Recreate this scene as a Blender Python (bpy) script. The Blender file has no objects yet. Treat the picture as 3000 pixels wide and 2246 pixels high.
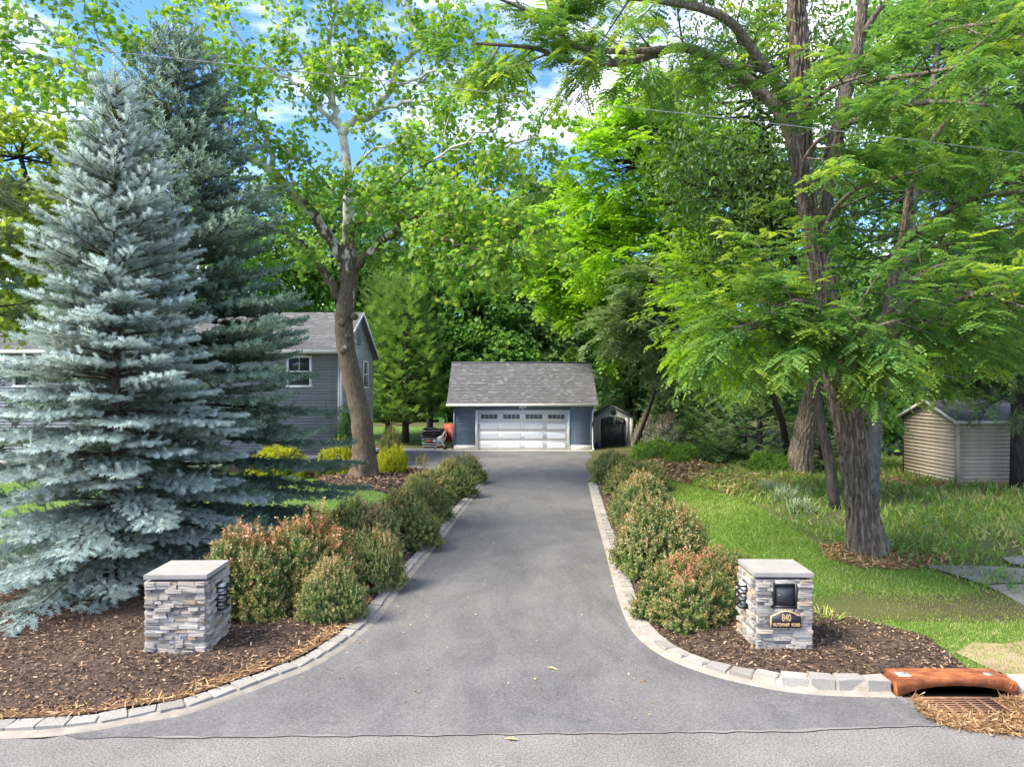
import bpy, bmesh, math
import numpy as np
from mathutils import Vector
from mathutils.geometry import delaunay_2d_cdt

# ------------------------------------------------------------------ camera, sky, sun, exposure
sc = bpy.context.scene
F, CX, YH, H = 2078.0, 1500.0, 1135.0, 3.45      # focal length in px of the 3000 px photo, centre, horizon, eye height (m)
cam = bpy.data.cameras.new('camera'); camo = bpy.data.objects.new('camera', cam)
sc.collection.objects.link(camo); sc.camera = camo
camo.location = (0, 0, H); camo.rotation_euler = (math.radians(90), 0, 0)
cam.sensor_fit = 'HORIZONTAL'; cam.sensor_width = 36.0; cam.lens = 36.0 * F / 3000.0
cam.shift_y = (YH - 1123.0) / 3000.0; cam.clip_start = 0.1; cam.clip_end = 2000

SUN_EL, SUN_AZ = math.radians(50), math.radians(-112)   # azimuth from +Y, negative = left of the view
tosun = Vector((math.sin(SUN_AZ) * math.cos(SUN_EL), math.cos(SUN_AZ) * math.cos(SUN_EL), math.sin(SUN_EL)))
w = bpy.data.worlds.new('World'); sc.world = w; w.use_nodes = True
nt = w.node_tree; nt.nodes.clear()
def wn(t, **k):
    n = nt.nodes.new(t)
    for a, b in k.items(): setattr(n, a, b)
    return n
sky = wn('ShaderNodeTexSky', sky_type='NISHITA', sun_disc=False)
sky.sun_elevation = SUN_EL; sky.sun_rotation = SUN_AZ
sky.air_density = 1.0; sky.dust_density = 0.3; sky.ozone_density = 2.0
tc = wn('ShaderNodeTexCoord'); mp = wn('ShaderNodeMapping'); mp.inputs['Scale'].default_value = (1.0, 1.0, 2.6); mp.inputs['Location'].default_value = (40.1, 2.0, 0.0)
nz = wn('ShaderNodeTexNoise'); nz.inputs['Scale'].default_value = 1.9; nz.inputs['Detail'].default_value = 9; nz.inputs['Roughness'].default_value = 0.62
rp = wn('ShaderNodeValToRGB'); rp.color_ramp.elements[0].position = 0.465; rp.color_ramp.elements[1].position = 0.74
mx = wn('ShaderNodeMixRGB'); mx.inputs[2].default_value = (6.7, 6.05, 5.1, 1)
bg = wn('ShaderNodeBackground'); bg.inputs['Strength'].default_value = 0.15; wo = wn('ShaderNodeOutputWorld')
L_ = nt.links.new
L_(tc.outputs['Generated'], mp.inputs[0]); L_(mp.outputs[0], nz.inputs['Vector']); L_(nz.outputs['Fac'], rp.inputs[0])
tint = wn('ShaderNodeMixRGB', blend_type='MULTIPLY'); tint.inputs[0].default_value = 1.0; tint.inputs[2].default_value = (0.27, 0.39, 0.62, 1)   # deep clear-air blue between the clouds
L_(sky.outputs[0], tint.inputs[1]); L_(rp.outputs[0], mx.inputs[0]); L_(tint.outputs[0], mx.inputs[1]); L_(mx.outputs[0], bg.inputs[0]); L_(bg.outputs[0], wo.inputs[0])
sl = bpy.data.lights.new('sun', 'SUN'); slo = bpy.data.objects.new('sun', sl); sc.collection.objects.link(slo)
sl.energy = 2.0; sl.angle = math.radians(22); sl.color = (1.0, 0.92, 0.78)
slo.rotation_euler = tosun.to_track_quat('Z', 'Y').to_euler(); slo.location = (-20, 0, 30)
sc.view_settings.view_transform = 'Standard'; sc.view_settings.look = 'None'; sc.view_settings.gamma = 1
sc.view_settings.use_curve_mapping = False; sc.view_settings.exposure = 2.2
sc.render.engine = 'CYCLES'
cy = sc.cycles; cy.use_denoising = True; cy.max_bounces = 8; cy.diffuse_bounces = 5; cy.glossy_bounces = 2
cy.transmission_bounces = 4; cy.transparent_max_bounces = 4; cy.use_adaptive_sampling = True; cy.adaptive_threshold = 0.02
cy.caustics_reflective = cy.caustics_refractive = False; cy.sample_clamp_indirect = 6

# ------------------------------------------------------------------ helpers
C = sc.collection
rng = np.random.default_rng(11)
U = rng.uniform
def sm(t): t = min(1, max(0, t)); return t * t * (3 - 2 * t)
def hz(x, y):                                            # height of the ground: a low mound to the right of the drive
    return 0.42 * sm((x - 3.4) / 3.2) * sm((y - 10.5) / 4) * (1 - 0.6 * sm((y - 30) / 8))
def hzv(x, y):
    s = lambda t: (lambda u: u * u * (3 - 2 * u))(np.clip(t, 0, 1))
    return 0.42 * s((x - 3.4) / 3.2) * s((y - 10.5) / 4) * (1 - 0.6 * s((y - 30) / 8))
def P(px, py, Y): return np.array([(px - CX) * Y / F, Y, H - (py - YH) * Y / F])
def G(px, py, z=None):                                   # point of the ground seen at that pixel
    zz = z or 0.0
    for _ in range(1 if z is not None else 12):
        Y = (H - zz) * F / (py - YH); X = (px - CX) * Y / F
        if z is None: zz = hz(X, Y)
    return np.array([X, Y, zz])

def mesh_obj(name, V, T, m=None, parent=None, col=None, smooth=False):
    V = np.asarray(V, np.float32); T = np.asarray(T, np.int32)
    me = bpy.data.meshes.new(name); k = T.shape[1]
    me.vertices.add(len(V)); me.vertices.foreach_set('co', V.ravel())
    me.loops.add(T.size); me.loops.foreach_set('vertex_index', T.ravel())
    me.polygons.add(len(T)); me.polygons.foreach_set('loop_start', np.arange(0, T.size, k, dtype=np.int32))
    if smooth: me.polygons.foreach_set('use_smooth', np.ones(len(T), bool))
    if col is not None:
        a = me.color_attributes.new('Col', 'FLOAT_COLOR', 'POINT')
        c = np.ones((len(V), 4), np.float32); c[:, :col.shape[1]] = col; a.data.foreach_set('color', c.ravel())
    me.update(calc_edges=True)
    if m: me.materials.append(m)
    o = bpy.data.objects.new(name, me); C.objects.link(o)
    if parent: o.parent = parent; o.matrix_parent_inverse.identity()
    return o
def tag(o, label=None, cat=None, group=None, kind=None):
    for k, v in (('label', label), ('category', cat), ('group', group), ('kind', kind)):
        if v: o[k] = v
    return o
def thing(name, loc, label, cat, group=None, rz=0):
    o = bpy.data.objects.new(name, None); C.objects.link(o); o.location = tuple(map(float, loc)); o.rotation_euler = (0, 0, rz)
    o.empty_display_size = 0.3
    return tag(o, label, cat, group)
class MB:                                                # collects boxes, prisms, tubes; quads and triangles kept as triangles
    def __init__(s): s.v = []; s.t = []; s.n = 0
    def add(s, V, T):
        V = np.asarray(V, float); T = np.asarray(T, int); s.v.append(V); s.t.append(T + s.n); s.n += len(V); return s
    def quads(s, V, Q):
        Q = np.asarray(Q, int); return s.add(V, np.vstack([Q[:, [0, 1, 2]], Q[:, [0, 2, 3]]]))
    def box(s, x0, x1, y0, y1, z0, z1):
        V = [(x, y, z) for z in (z0, z1) for x, y in ((x0, y0), (x1, y0), (x1, y1), (x0, y1))]
        return s.quads(V, [(3, 2, 1, 0), (4, 5, 6, 7), (0, 1, 5, 4), (1, 2, 6, 5), (2, 3, 7, 6), (3, 0, 4, 7)])
    def hexa(s, bottom, top):                            # 4 + 4 points
        return s.quads(list(bottom) + list(top), [(3, 2, 1, 0), (4, 5, 6, 7), (0, 1, 5, 4), (1, 2, 6, 5), (2, 3, 7, 6), (3, 0, 4, 7)])
    def prism(s, pts, d):                                # polygon of 3-D points pushed along d (convex-ish)
        p = np.asarray(pts, float); n = len(p); d = np.asarray(d, float)
        V = np.vstack([p, p + d]); T = []
        for i in range(1, n - 1): T += [(0, i + 1, i), (n, n + i, n + i + 1)]
        for i in range(n): j = (i + 1) % n; T += [(i, j, n + j), (i, n + j, n + i)]
        return s.add(V, T)
    def tube(s, pts, rad, k=6):
        p = np.asarray(pts, float); n = len(p); r = np.broadcast_to(np.asarray(rad, float), (n,))
        tg = np.gradient(p, axis=0); tg /= np.linalg.norm(tg, axis=1)[:, None] + 1e-9
        ref = np.array([0, 0, 1.0]) if abs(tg[:, 2]).mean() < 0.75 else np.array([0, 1.0, 0])
        a = np.cross(tg, ref); a /= np.linalg.norm(a, axis=1)[:, None] + 1e-9; b = np.cross(tg, a)
        th = np.linspace(0, 2 * np.pi, k, endpoint=False)
        V = (p[:, None] + r[:, None, None] * (np.cos(th)[None, :, None] * a[:, None] + np.sin(th)[None, :, None] * b[:, None])).reshape(-1, 3)
        i = np.arange(n - 1)[:, None] * k; j = np.arange(k)[None]; j2 = (j + 1) % k
        Q = np.stack([i + j, i + k + j, i + k + j2, i + j2], -1).reshape(-1, 4)
        s.quads(V, Q)
        m = len(V); caps = [(0, q, q + 1) for q in range(1, k - 1)] + [(m - k, m - k + q + 1, m - k + q) for q in range(1, k - 1)]
        s.t.append(np.array(caps) + s.n - len(V)); return s
    def build(s, name, m, parent=None, smooth=False, off=(0, 0, 0)):
        return mesh_obj(name, np.vstack(s.v) - np.asarray(off), np.vstack(s.t), m, parent, smooth=smooth)
def smoothpath(ctrl, per=5):
    p = np.asarray(ctrl, float); q = np.vstack([2 * p[0] - p[1], p, 2 * p[-1] - p[-2]]); out = []
    for i in range(1, len(q) - 2):
        for t in np.linspace(0, 1, per, endpoint=False):
            a, b, c, d = q[i - 1:i + 3]
            out.append(.5 * (2 * b + (c - a) * t + (2 * a - 5 * b + 4 * c - d) * t * t + (3 * b - a - 3 * c + d) * t ** 3))
    out.append(p[-1]); return np.array(out)
def resample(p, step):
    p = np.asarray(p, float); d = np.r_[0, np.cumsum(np.linalg.norm(np.diff(p, axis=0), axis=1))]
    n = max(2, int(d[-1] / step) + 1); s = np.linspace(0, d[-1], n)
    return np.stack([np.interp(s, d, p[:, i]) for i in range(p.shape[1])], 1)
def unit(v): v = np.asarray(v, float); return v / (np.linalg.norm(v, axis=-1, keepdims=True) + 1e-9)

# ------------------------------------------------------------------ materials
def newmat(name):
    m = bpy.data.materials.new(name); m.use_nodes = True; t = m.node_tree
    return m, t, t.nodes['Principled BSDF'], t.nodes['Material Output']
def nd(t, ty, **k):
    n = t.nodes.new(ty)
    for a, b in k.items(): setattr(n, a, b)
    return n
def ramp(t, stops):
    r = nd(t, 'ShaderNodeValToRGB'); e = r.color_ramp.elements
    while len(e) < len(stops): e.new(0.5)
    for x, (p, c) in zip(e, stops): x.position = p; x.color = (*c, 1)
    return r
def noise(t, scale, detail=4, rough=0.55, stretch=(1, 1, 1), coord='Object', dist=0):
    tcn = nd(t, 'ShaderNodeTexCoord'); mpn = nd(t, 'ShaderNodeMapping'); mpn.inputs['Scale'].default_value = stretch
    n = nd(t, 'ShaderNodeTexNoise'); n.inputs['Scale'].default_value = scale; n.inputs['Detail'].default_value = detail
    n.inputs['Roughness'].default_value = rough; n.inputs['Distortion'].default_value = dist
    t.links.new(tcn.outputs[coord], mpn.inputs[0]); t.links.new(mpn.outputs[0], n.inputs['Vector']); return n
def bump(t, bs, fac_out, strength, dist):
    b = nd(t, 'ShaderNodeBump'); b.inputs['Strength'].default_value = strength; b.inputs['Distance'].default_value = dist
    t.links.new(fac_out, b.inputs['Height']); t.links.new(b.outputs[0], bs.inputs['Normal'])
def mixc(t, a, b, fac, mode='MIX'):
    m = nd(t, 'ShaderNodeMixRGB', blend_type=mode)
    for s, v in ((0, fac), (1, a), (2, b)):
        if hasattr(v, 'is_linked') or hasattr(v, 'links'): t.links.new(v, m.inputs[s])
        elif isinstance(v, tuple): m.inputs[s].default_value = (*v, 1)
        else: m.inputs[s].default_value = v
    return m.outputs[0]
def nmat(name, stops, scale, detail=5, rough=0.85, bs_=0.4, bd=0.01, bscale=None, stretch=(1, 1, 1), spec=0.3, fine=None, coord='Object', dist=0, wide=None):
    m, t, b, o = newmat(name)
    n = noise(t, scale, detail, 0.6, stretch, coord, dist); r = ramp(t, stops); t.links.new(n.outputs['Fac'], r.inputs[0]); c = r.outputs[0]
    if fine:                                             # (scale, stops) second layer multiplied in
        n2 = noise(t, fine[0], 2, 0.5, stretch, coord); r2 = ramp(t, fine[1]); t.links.new(n2.outputs['Fac'], r2.inputs[0])
        c = mixc(t, c, r2.outputs[0], 1.0, 'MULTIPLY')
    if wide:
        n3 = noise(t, wide[0], 7, 0.7, (1, .45, 1), coord, 1.5); r3 = ramp(t, wide[1]); t.links.new(n3.outputs['Fac'], r3.inputs[0]); c = mixc(t, c, r3.outputs[0], 1.0, 'MULTIPLY')
    t.links.new(c, b.inputs['Base Color']); b.inputs['Roughness'].default_value = rough; b.inputs['Specular IOR Level'].default_value = spec
    if bs_: nb = noise(t, bscale or scale * 3, 4, 0.6, stretch, coord); bump(t, b, nb.outputs['Fac'], bs_, bd)
    return m
def flat(name, c, rough=0.6, spec=0.4, var=0.12, scale=6, metal=0.0):
    m = nmat(name, [(0.3, tuple(x * (1 - var) for x in c)), (0.7, tuple(min(1, x * (1 + var)) for x in c))], scale, 4, rough, 0.08, 0.003, 60, spec=spec)
    m.node_tree.nodes['Principled BSDF'].inputs['Metallic'].default_value = metal; return m
def objmat(name, stops, nscale=14, rough=0.85, bs_=0.5, bd=0.008, var=0.22):   # colour picked per object
    m, t, b, o = newmat(name)
    oi = nd(t, 'ShaderNodeObjectInfo'); r = ramp(t, stops); t.links.new(oi.outputs['Random'], r.inputs[0])
    n = noise(t, nscale, 6, 0.65); r2 = ramp(t, [(0.3, (1 - var,) * 3), (0.7, (1 + var,) * 3)]); t.links.new(n.outputs['Fac'], r2.inputs[0])
    c = mixc(t, r.outputs[0], r2.outputs[0], 1.0, 'MULTIPLY'); t.links.new(c, b.inputs['Base Color'])
    b.inputs['Roughness'].default_value = rough; b.inputs['Specular IOR Level'].default_value = 0.25
    nb = noise(t, nscale * 1.7, 5, 0.65); bump(t, b, nb.outputs['Fac'], bs_, bd); return m
def leafmat(name, dark, light, tip, trans=0.38, rough=0.5, spec=0.3, tmul=(1.5, 1.5, 0.8)):
    m, t, b, o = newmat(name)
    at = nd(t, 'ShaderNodeAttribute', attribute_name='Col'); sp = nd(t, 'ShaderNodeSeparateColor'); t.links.new(at.outputs['Color'], sp.inputs[0])
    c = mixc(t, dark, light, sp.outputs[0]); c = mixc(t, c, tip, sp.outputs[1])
    t.links.new(c, b.inputs['Base Color']); b.inputs['Roughness'].default_value = rough; b.inputs['Specular IOR Level'].default_value = spec
    tr = nd(t, 'ShaderNodeBsdfTranslucent'); tc2 = mixc(t, c, tmul, 1.0, 'MULTIPLY'); t.links.new(tc2, tr.inputs[0])
    ms = nd(t, 'ShaderNodeMixShader'); ms.inputs[0].default_value = trans
    t.links.new(b.outputs[0], ms.inputs[1]); t.links.new(tr.outputs[0], ms.inputs[2]); t.links.new(ms.outputs[0], o.inputs[0]); return m

M = {}
M['ground'] = nmat('ground', [(0.3, (.06, .045, .025)), (0.5, (.09, .085, .03)), (0.7, (.06, .09, .02))], 0.35, 6, 0.95, 0.6, 0.03, 8)
M['road'] = nmat('road', [(0.3, (.155, .143, .13)), (0.7, (.215, .20, .183))], 1.1, 5, 0.9, 0.5, 0.006, 90, fine=(48, [(0.33, (.66,) * 3), (0.5, (1, 1, 1)), (0.68, (1.4,) * 3)]))
M['drive'] = nmat('driveway', [(0.3, (.118, .114, .110)), (0.7, (.156, .151, .146))], 0.55, 5, 0.8, 0.35, 0.004, 110, fine=(52, [(0.33, (.74,) * 3), (0.5, (1, 1, 1)), (0.68, (1.3,) * 3)]), wide=(.9, [(0.34, (.80, .80, .81)), (0.5, (1, 1, 1)), (0.64, (1.16, 1.15, 1.12))]))
M['concrete'] = nmat('concrete', [(0.3, (.38, .35, .31)), (0.7, (.52, .49, .44))], 1.6, 6, 0.9, 0.25, 0.004, 40)
M['oldslab'] = nmat('old_slab', [(0.3, (.16, .15, .135)), (0.7, (.27, .25, .225))], 1.3, 6, 0.92, 0.4, 0.006, 30)
M['mortar'] = nmat('mortar', [(0.3, (.23, .20, .16)), (0.7, (.37, .325, .265))], 5, 6, 0.92, 0.5, 0.006, 50)
M['granite'] = objmat('granite', [(0, (.26, .24, .205)), (0.4, (.33, .305, .265)), (0.8, (.40, .37, .32)), (1, (.30, .28, .25))], 22, 0.9, 0.8, 0.012, 0.3)
M['mulch'] = nmat('mulch', [(0.3, (.033, .023, .017)), (0.5, (.09, .06, .042)), (0.7, (.20, .13, .085))], 14, 8, 0.95, 1.0, 0.03, 60)
M['litter'] = nmat('leaf_litter', [(0.3, (.10, .06, .035)), (0.55, (.19, .115, .065)), (0.75, (.27, .17, .10))], 5, 8, 0.95, 0.9, 0.03, 50)
M['lawn'] = nmat('lawn', [(0.3, (.07, .14, .02)), (0.7, (.13, .22, .035))], 1.2, 6, 0.95, 0.8, 0.02, 60)
M['weedy'] = nmat('weedy_ground', [(0.28, (.13, .085, .05)), (0.45, (.10, .10, .035)), (0.7, (.06, .12, .02))], 0.9, 7, 0.95, 0.8, 0.02, 40)
def chips(name, stops):
    m, t, b, o = newmat(name); at = nd(t, 'ShaderNodeAttribute', attribute_name='Col'); sp = nd(t, 'ShaderNodeSeparateColor')
    t.links.new(at.outputs['Color'], sp.inputs[0]); r = ramp(t, stops); t.links.new(sp.outputs[0], r.inputs[0])
    t.links.new(r.outputs[0], b.inputs['Base Color']); b.inputs['Roughness'].default_value = 0.9; b.inputs['Specular IOR Level'].default_value = 0.15; return m
M['chips'] = chips('mulch_chips', [(0, (.03, .021, .015)), (0.35, (.10, .065, .043)), (0.65, (.25, .16, .098)), (1, (.50, .35, .215))])
M['straw'] = chips('pine_straw', [(0, (.20, .11, .05)), (0.5, (.38, .23, .11)), (1, (.60, .42, .23))])
M['shingle'] = chips('shingles', [(0, (.125, .123, .124)), (0.5, (.155, .153, .154)), (0.88, (.18, .178, .178)), (1, (.25, .246, .243))])
M['fallen'] = chips('fallen_leaf', [(0, (.16, .08, .03)), (0.5, (.45, .30, .10)), (1, (.60, .50, .26))])
M['siding_blue'] = objmat('siding_blue', [(0, (.155, .20, .252)), (1, (.18, .225, .278))], 3, 0.6, 0.1, 0.002, 0.06)
M['siding_grey'] = objmat('siding_grey', [(0, (.28, .29, .30)), (1, (.325, .335, .345))], 3, 0.75, 0.2, 0.003, 0.08)
M['siding_gable'] = objmat('siding_gable', [(0, (.36, .39, .44)), (1, (.42, .45, .50))], 3, 0.65, 0.1, 0.002, 0.06)
M['siding_beige'] = objmat('siding_beige', [(0, (.42, .35, .26)), (1, (.51, .43, .325))], 4, 0.75, 0.15, 0.003, 0.12)
M['white'] = flat('white_paint', (.74, .75, .75), 0.5, 0.4, 0.03)
M['trim'] = flat('cream_trim', (.70, .67, .60), 0.55, 0.4, 0.05)
M['glass'] = flat('dark_glass', (.03, .038, .04), 0.08, 0.6, 0.1)
M['black'] = flat('black_metal', (.018, .018, .02), 0.45, 0.4, 0.15)
M['darkgrey'] = flat('charcoal_plastic', (.055, .056, .06), 0.6, 0.35, 0.08)
M['shedgrey'] = flat('grey_plastic', (.46, .435, .385), 0.7, 0.3, 0.06)
M['shedroof'] = flat('shed_roof', (.13, .133, .14), 0.8, 0.3, 0.12, 20)
M['stone'] = objmat('stacked_stone', [(0, (.18, .17, .15)), (.12, (.27, .255, .225)), (.25, (.42, .39, .335)), (.5, (.53, .485, .41)), (.62, (.34, .32, .28)), (.76, (.48, .41, .32)), (.88, (.36, .27, .18)), (.95, (.58, .53, .46)), (1, (.22, .21, .19))], 16, 0.88, 0.7, 0.012, 0.28)
M['stonecore'] = flat('stone_core', (.11, .105, .10), 0.95, 0.1, 0.2)
M['cap'] = nmat('bluestone_cap', [(0.3, (.27, .255, .225)), (0.7, (.36, .34, .30))], 3, 9, 0.8, 0.3, 0.004, 40)
M['gold'] = flat('gold_letters', (.62, .44, .22), 0.4, 0.5, 0.1)
M['rust'] = nmat('rusty_iron', [(0.32, (.13, .042, .018)), (0.5, (.30, .095, .033)), (0.68, (.42, .165, .065))], 9, 9, 0.9, 0.9, 0.006, 45, stretch=(.6, 1, 1))
M['grate'] = nmat('rusty_grate', [(0.3, (.16, .085, .05)), (0.7, (.33, .18, .10))], 8, 6, 0.9, 0.4, 0.004, 60)
M['pitshade'] = flat('pit_shade', (.006, .006, .005), 1.0, 0.0, 0.1)  # near-black colour standing in for the shade inside the drain
M['redmetal'] = flat('red_barrow', (.38, .055, .02), 0.5, 0.4, 0.2)
M['bagblack'] = flat('black_bag', (.02, .021, .023), 0.3, 0.5, 0.3, 12)
M['baggrey'] = flat('grey_bag', (.33, .31, .29), 0.4, 0.5, 0.3, 9)
M['redprint'] = flat('red_print', (.40, .03, .03), 0.5, 0.4, 0.1)
M['blueprint'] = flat('blue_print', (.12, .42, .70), 0.5, 0.4, 0.1)
M['reel'] = flat('beige_plastic', (.55, .51, .44), 0.55, 0.4, 0.08)
M['wire'] = flat('cable', (.25, .25, .26), 0.5, 0.4, 0.1)
M['bluebin'] = flat('blue_plastic', (.02, .06, .22), 0.5, 0.4, 0.1)
M['orangepaint'] = flat('orange_paint', (.80, .22, .03), 0.7, 0.2, 0.1)
def bark(name, stops, scale, st, bs_=1.0, bd=0.03): return nmat(name, stops, scale, 7, 0.92, bs_, bd, scale * 1.2, stretch=st, spec=0.12, dist=0.6)
M['bark_locust'] = bark('bark_locust', [(0.3, (.06, .046, .034)), (0.5, (.17, .135, .10)), (0.66, (.31, .26, .20))], 20, (1, 1, .11), 1.0, 0.05)
M['bark_dark'] = bark('bark_dark', [(0.3, (.03, .025, .022)), (0.6, (.075, .062, .052)), (0.8, (.13, .11, .09))], 10, (1, 1, .3))
M['bark_grey'] = bark('bark_grey', [(0.3, (.07, .065, .06)), (0.6, (.15, .14, .13)), (0.8, (.26, .25, .23))], 12, (1, 1, .4))
M['bark_spruce'] = bark('bark_spruce', [(0.3, (.045, .033, .025)), (0.6, (.09, .068, .05)), (0.8, (.15, .115, .085))], 14, (1, 1, .6))
M['twig'] = flat('twig', (.10, .075, .05), 0.9, 0.1, 0.3)
def sycbark():
    m, t, b, o = newmat('bark_sycamore')
    n1 = noise(t, 2.6, 6, 0.6, (1, 1, .45), dist=0.4)
    geo = nd(t, 'ShaderNodeNewGeometry'); sx = nd(t, 'ShaderNodeSeparateXYZ'); t.links.new(geo.outputs['Position'], sx.inputs[0])
    mr = nd(t, 'ShaderNodeMapRange'); mr.inputs[1].default_value = 5.0; mr.inputs[2].default_value = 13.0; mr.inputs[3].default_value = -0.22; mr.inputs[4].default_value = 0.15
    t.links.new(sx.outputs[2], mr.inputs[0]); ad = nd(t, 'ShaderNodeMath', operation='ADD'); t.links.new(n1.outputs['Fac'], ad.inputs[0]); t.links.new(mr.outputs[0], ad.inputs[1])
    msk = ramp(t, [(0.47, (0, 0, 0)), (0.50, (1, 1, 1))]); t.links.new(ad.outputs[0], msk.inputs[0])
    n2 = noise(t, 16, 6, 0.65, (1, 1, .35)); br = ramp(t, [(0.3, (.075, .055, .038)), (0.55, (.16, .12, .085)), (0.75, (.24, .19, .14))]); t.links.new(n2.outputs['Fac'], br.inputs[0])
    n3 = noise(t, 3.5, 5, 0.6); wt = ramp(t, [(0.35, (.36, .34, .27)), (0.5, (.58, .55, .48)), (0.65, (.72, .69, .62))]); t.links.new(n3.outputs['Fac'], wt.inputs[0])
    t.links.new(mixc(t, br.outputs[0], wt.outputs[0], msk.outputs[0]), b.inputs['Base Color']); b.inputs['Roughness'].default_value = 0.9; b.inputs['Specular IOR Level'].default_value = 0.15
    bump(t, b, n2.outputs['Fac'], 0.7, 0.02); return m
M['bark_syc'] = sycbark()
M['l_syc'] = leafmat('leaf_sycamore', (.10, .225, .035), (.22, .39, .06), (.44, .52, .08), 0.48)
M['l_syclit'] = leafmat('leaf_maple_lit', (.20, .30, .05), (.36, .45, .08), (.50, .55, .12), 0.5)  # sunlit yellow-green put into the leaf colour
M['l_locust'] = leafmat('leaf_locust', (.065, .165, .045), (.14, .29, .075), (.40, .50, .06), 0.45)
M['l_locy'] = leafmat('leaf_locust_young', (.15, .32, .02), (.28, .48, .03), (.46, .58, .04), 0.46)
M['l_cherry'] = leafmat('leaf_cherry', (.05, .115, .03), (.13, .22, .05), (.20, .30, .05), 0.35, 0.38, 0.45)
M['l_maple'] = leafmat('leaf_maple', (.11, .25, .05), (.23, .42, .09), (.38, .54, .16), 0.48)
M['l_mapleb'] = leafmat('leaf_maple_deep', (.08, .20, .045), (.17, .35, .075), (.28, .46, .10), 0.46)
M['l_poplar'] = leafmat('leaf_poplar', (.09, .19, .05), (.18, .30, .09), (.26, .38, .13), 0.40)
M['l_sumac'] = leafmat('leaf_sumac', (.10, .18, .07), (.22, .32, .15), (.42, .45, .25), 0.35)
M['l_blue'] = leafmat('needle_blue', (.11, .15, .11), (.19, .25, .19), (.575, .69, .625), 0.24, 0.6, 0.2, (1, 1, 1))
M['l_green'] = leafmat('needle_green', (.06, .10, .065), (.11, .17, .11), (.25, .36, .25), 0.2, 0.6, 0.2, (1, 1, 1))
M['l_norway'] = leafmat('needle_norway', (.075, .155, .065), (.15, .27, .11), (.26, .40, .15), 0.32, 0.6, 0.2)
M['l_cedar'] = leafmat('needle_cedar', (.05, .13, .035), (.12, .25, .06), (.22, .36, .09), 0.3, 0.6, 0.2)
M['l_leyland'] = leafmat('needle_leyland', (.06, .14, .055), (.14, .26, .105), (.27, .41, .17), 0.32, 0.6, 0.2)
M['l_pine'] = leafmat('needle_pine', (.035, .07, .028), (.08, .135, .055), (.18, .24, .09), 0.2, 0.5, 0.3)
M['s_red'] = leafmat('shrub_red', (.075, .16, .035), (.25, .33, .10), (.68, .29, .17), 0.38, 0.4, 0.4, (1.3, 1.2, .8))
M['s_peach'] = leafmat('shrub_peach', (.075, .16, .035), (.27, .33, .11), (.64, .41, .22), 0.38, 0.4, 0.4, (1.3, 1.2, .8))
M['s_bronze'] = leafmat('shrub_bronze', (.075, .15, .035), (.23, .30, .09), (.50, .37, .15), 0.38, 0.45, 0.35, (1.3, 1.2, .8))
M['s_yellow'] = leafmat('shrub_gold', (.22, .26, .01), (.42, .45, .015), (.60, .56, .02), 0.4)
M['s_green'] = leafmat('shrub_green', (.05, .14, .015), (.13, .27, .03), (.25, .40, .05), 0.38)
M['s_dark'] = leafmat('shrub_dark', (.02, .07, .015), (.05, .13, .025), (.12, .22, .04), 0.3)
M['s_photinia'] = leafmat('shrub_photinia', (.15, .21, .12), (.34, .40, .28), (.62, .38, .26), 0.35, 0.35, 0.5, (1.2, 1.1, .9))
M['grass'] = leafmat('grass_blade', (.12, .22, .03), (.24, .36, .06), (.48, .45, .20), 0.35, 0.6, 0.2)
M['weed'] = leafmat('weed_leaf', (.08, .19, .04), (.18, .33, .08), (.38, .46, .18), 0.4)
M['varieg'] = leafmat('variegated_blade', (.17, .24, .10), (.38, .46, .28), (.62, .64, .48), 0.3)
M['lily'] = leafmat('lily_blade', (.20, .30, .06), (.42, .48, .12), (.62, .56, .18), 0.3)
M['straygrass'] = leafmat('twiggy', (.16, .13, .04), (.26, .24, .06), (.40, .34, .10), 0.25)

# ------------------------------------------------------------------ foliage tools
class Fol:
    def __init__(s): s.p = []; s.d = []; s.n = []; s.s = []; s.r = []; s.t = []
    def add(s, p, d, n, sz, r, t): s.p.append(p); s.d.append(d); s.n.append(n); s.s.append(sz); s.r.append(r); s.t.append(t)
    def ext(s, p, d, n, sz, r, t):
        s.p.extend(p); s.d.extend(d); s.n.extend(n); s.s.extend(sz); s.r.extend(r); s.t.extend(t)
    def build(s, name, tpl, m, parent=None, off=(0, 0, 0)):
        V, T, tt = tpl; K = len(s.p)
        if not K: return None
        p = np.array(s.p, np.float32) - np.asarray(off, np.float32); y = unit(np.array(s.d)); n = np.array(s.n, float)
        z = unit(n - (n * y).sum(1, keepdims=True) * y + 1e-6); x = np.cross(y, z)
        R = np.stack([x, y, z], 2) * np.array(s.s)[:, None, None]
        VV = np.einsum('kij,nj->kni', R, V) + p[:, None]
        TT = T[None] + (np.arange(K) * len(V))[:, None, None]
        col = np.zeros((K, len(V), 3), np.float32); col[..., 0] = np.array(s.r)[:, None]
        col[..., 1] = np.clip(np.array(s.t)[:, None] + tt[None], 0, 1) if tt is not None else np.array(s.t)[:, None]
        return mesh_obj(name, VV.reshape(-1, 3), TT.reshape(-1, 3), m, parent, col.reshape(-1, 3))
def fan(outline, c, zf):
    V = [(*c, 0)] + [(x, y, zf(x, y)) for x, y in outline]; n = len(outline)
    return np.array(V, float), np.array([(0, 1 + i, 1 + (i + 1) % n) for i in range(n)]), None
T_SYC = fan([(0, 0), (.58, .22), (.34, .44), (.40, .80), (0, 1.0), (-.40, .80), (-.34, .44), (-.58, .22)], (0, .36), lambda x, y: -.28 * abs(x) - .12 * y * y)
T_LEAF = (np.array([(0, 0, 0), (.27, .42, .07), (0, 1, -.06), (-.27, .42, .07)]), np.array([(0, 1, 2), (0, 2, 3)]), None)
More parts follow.
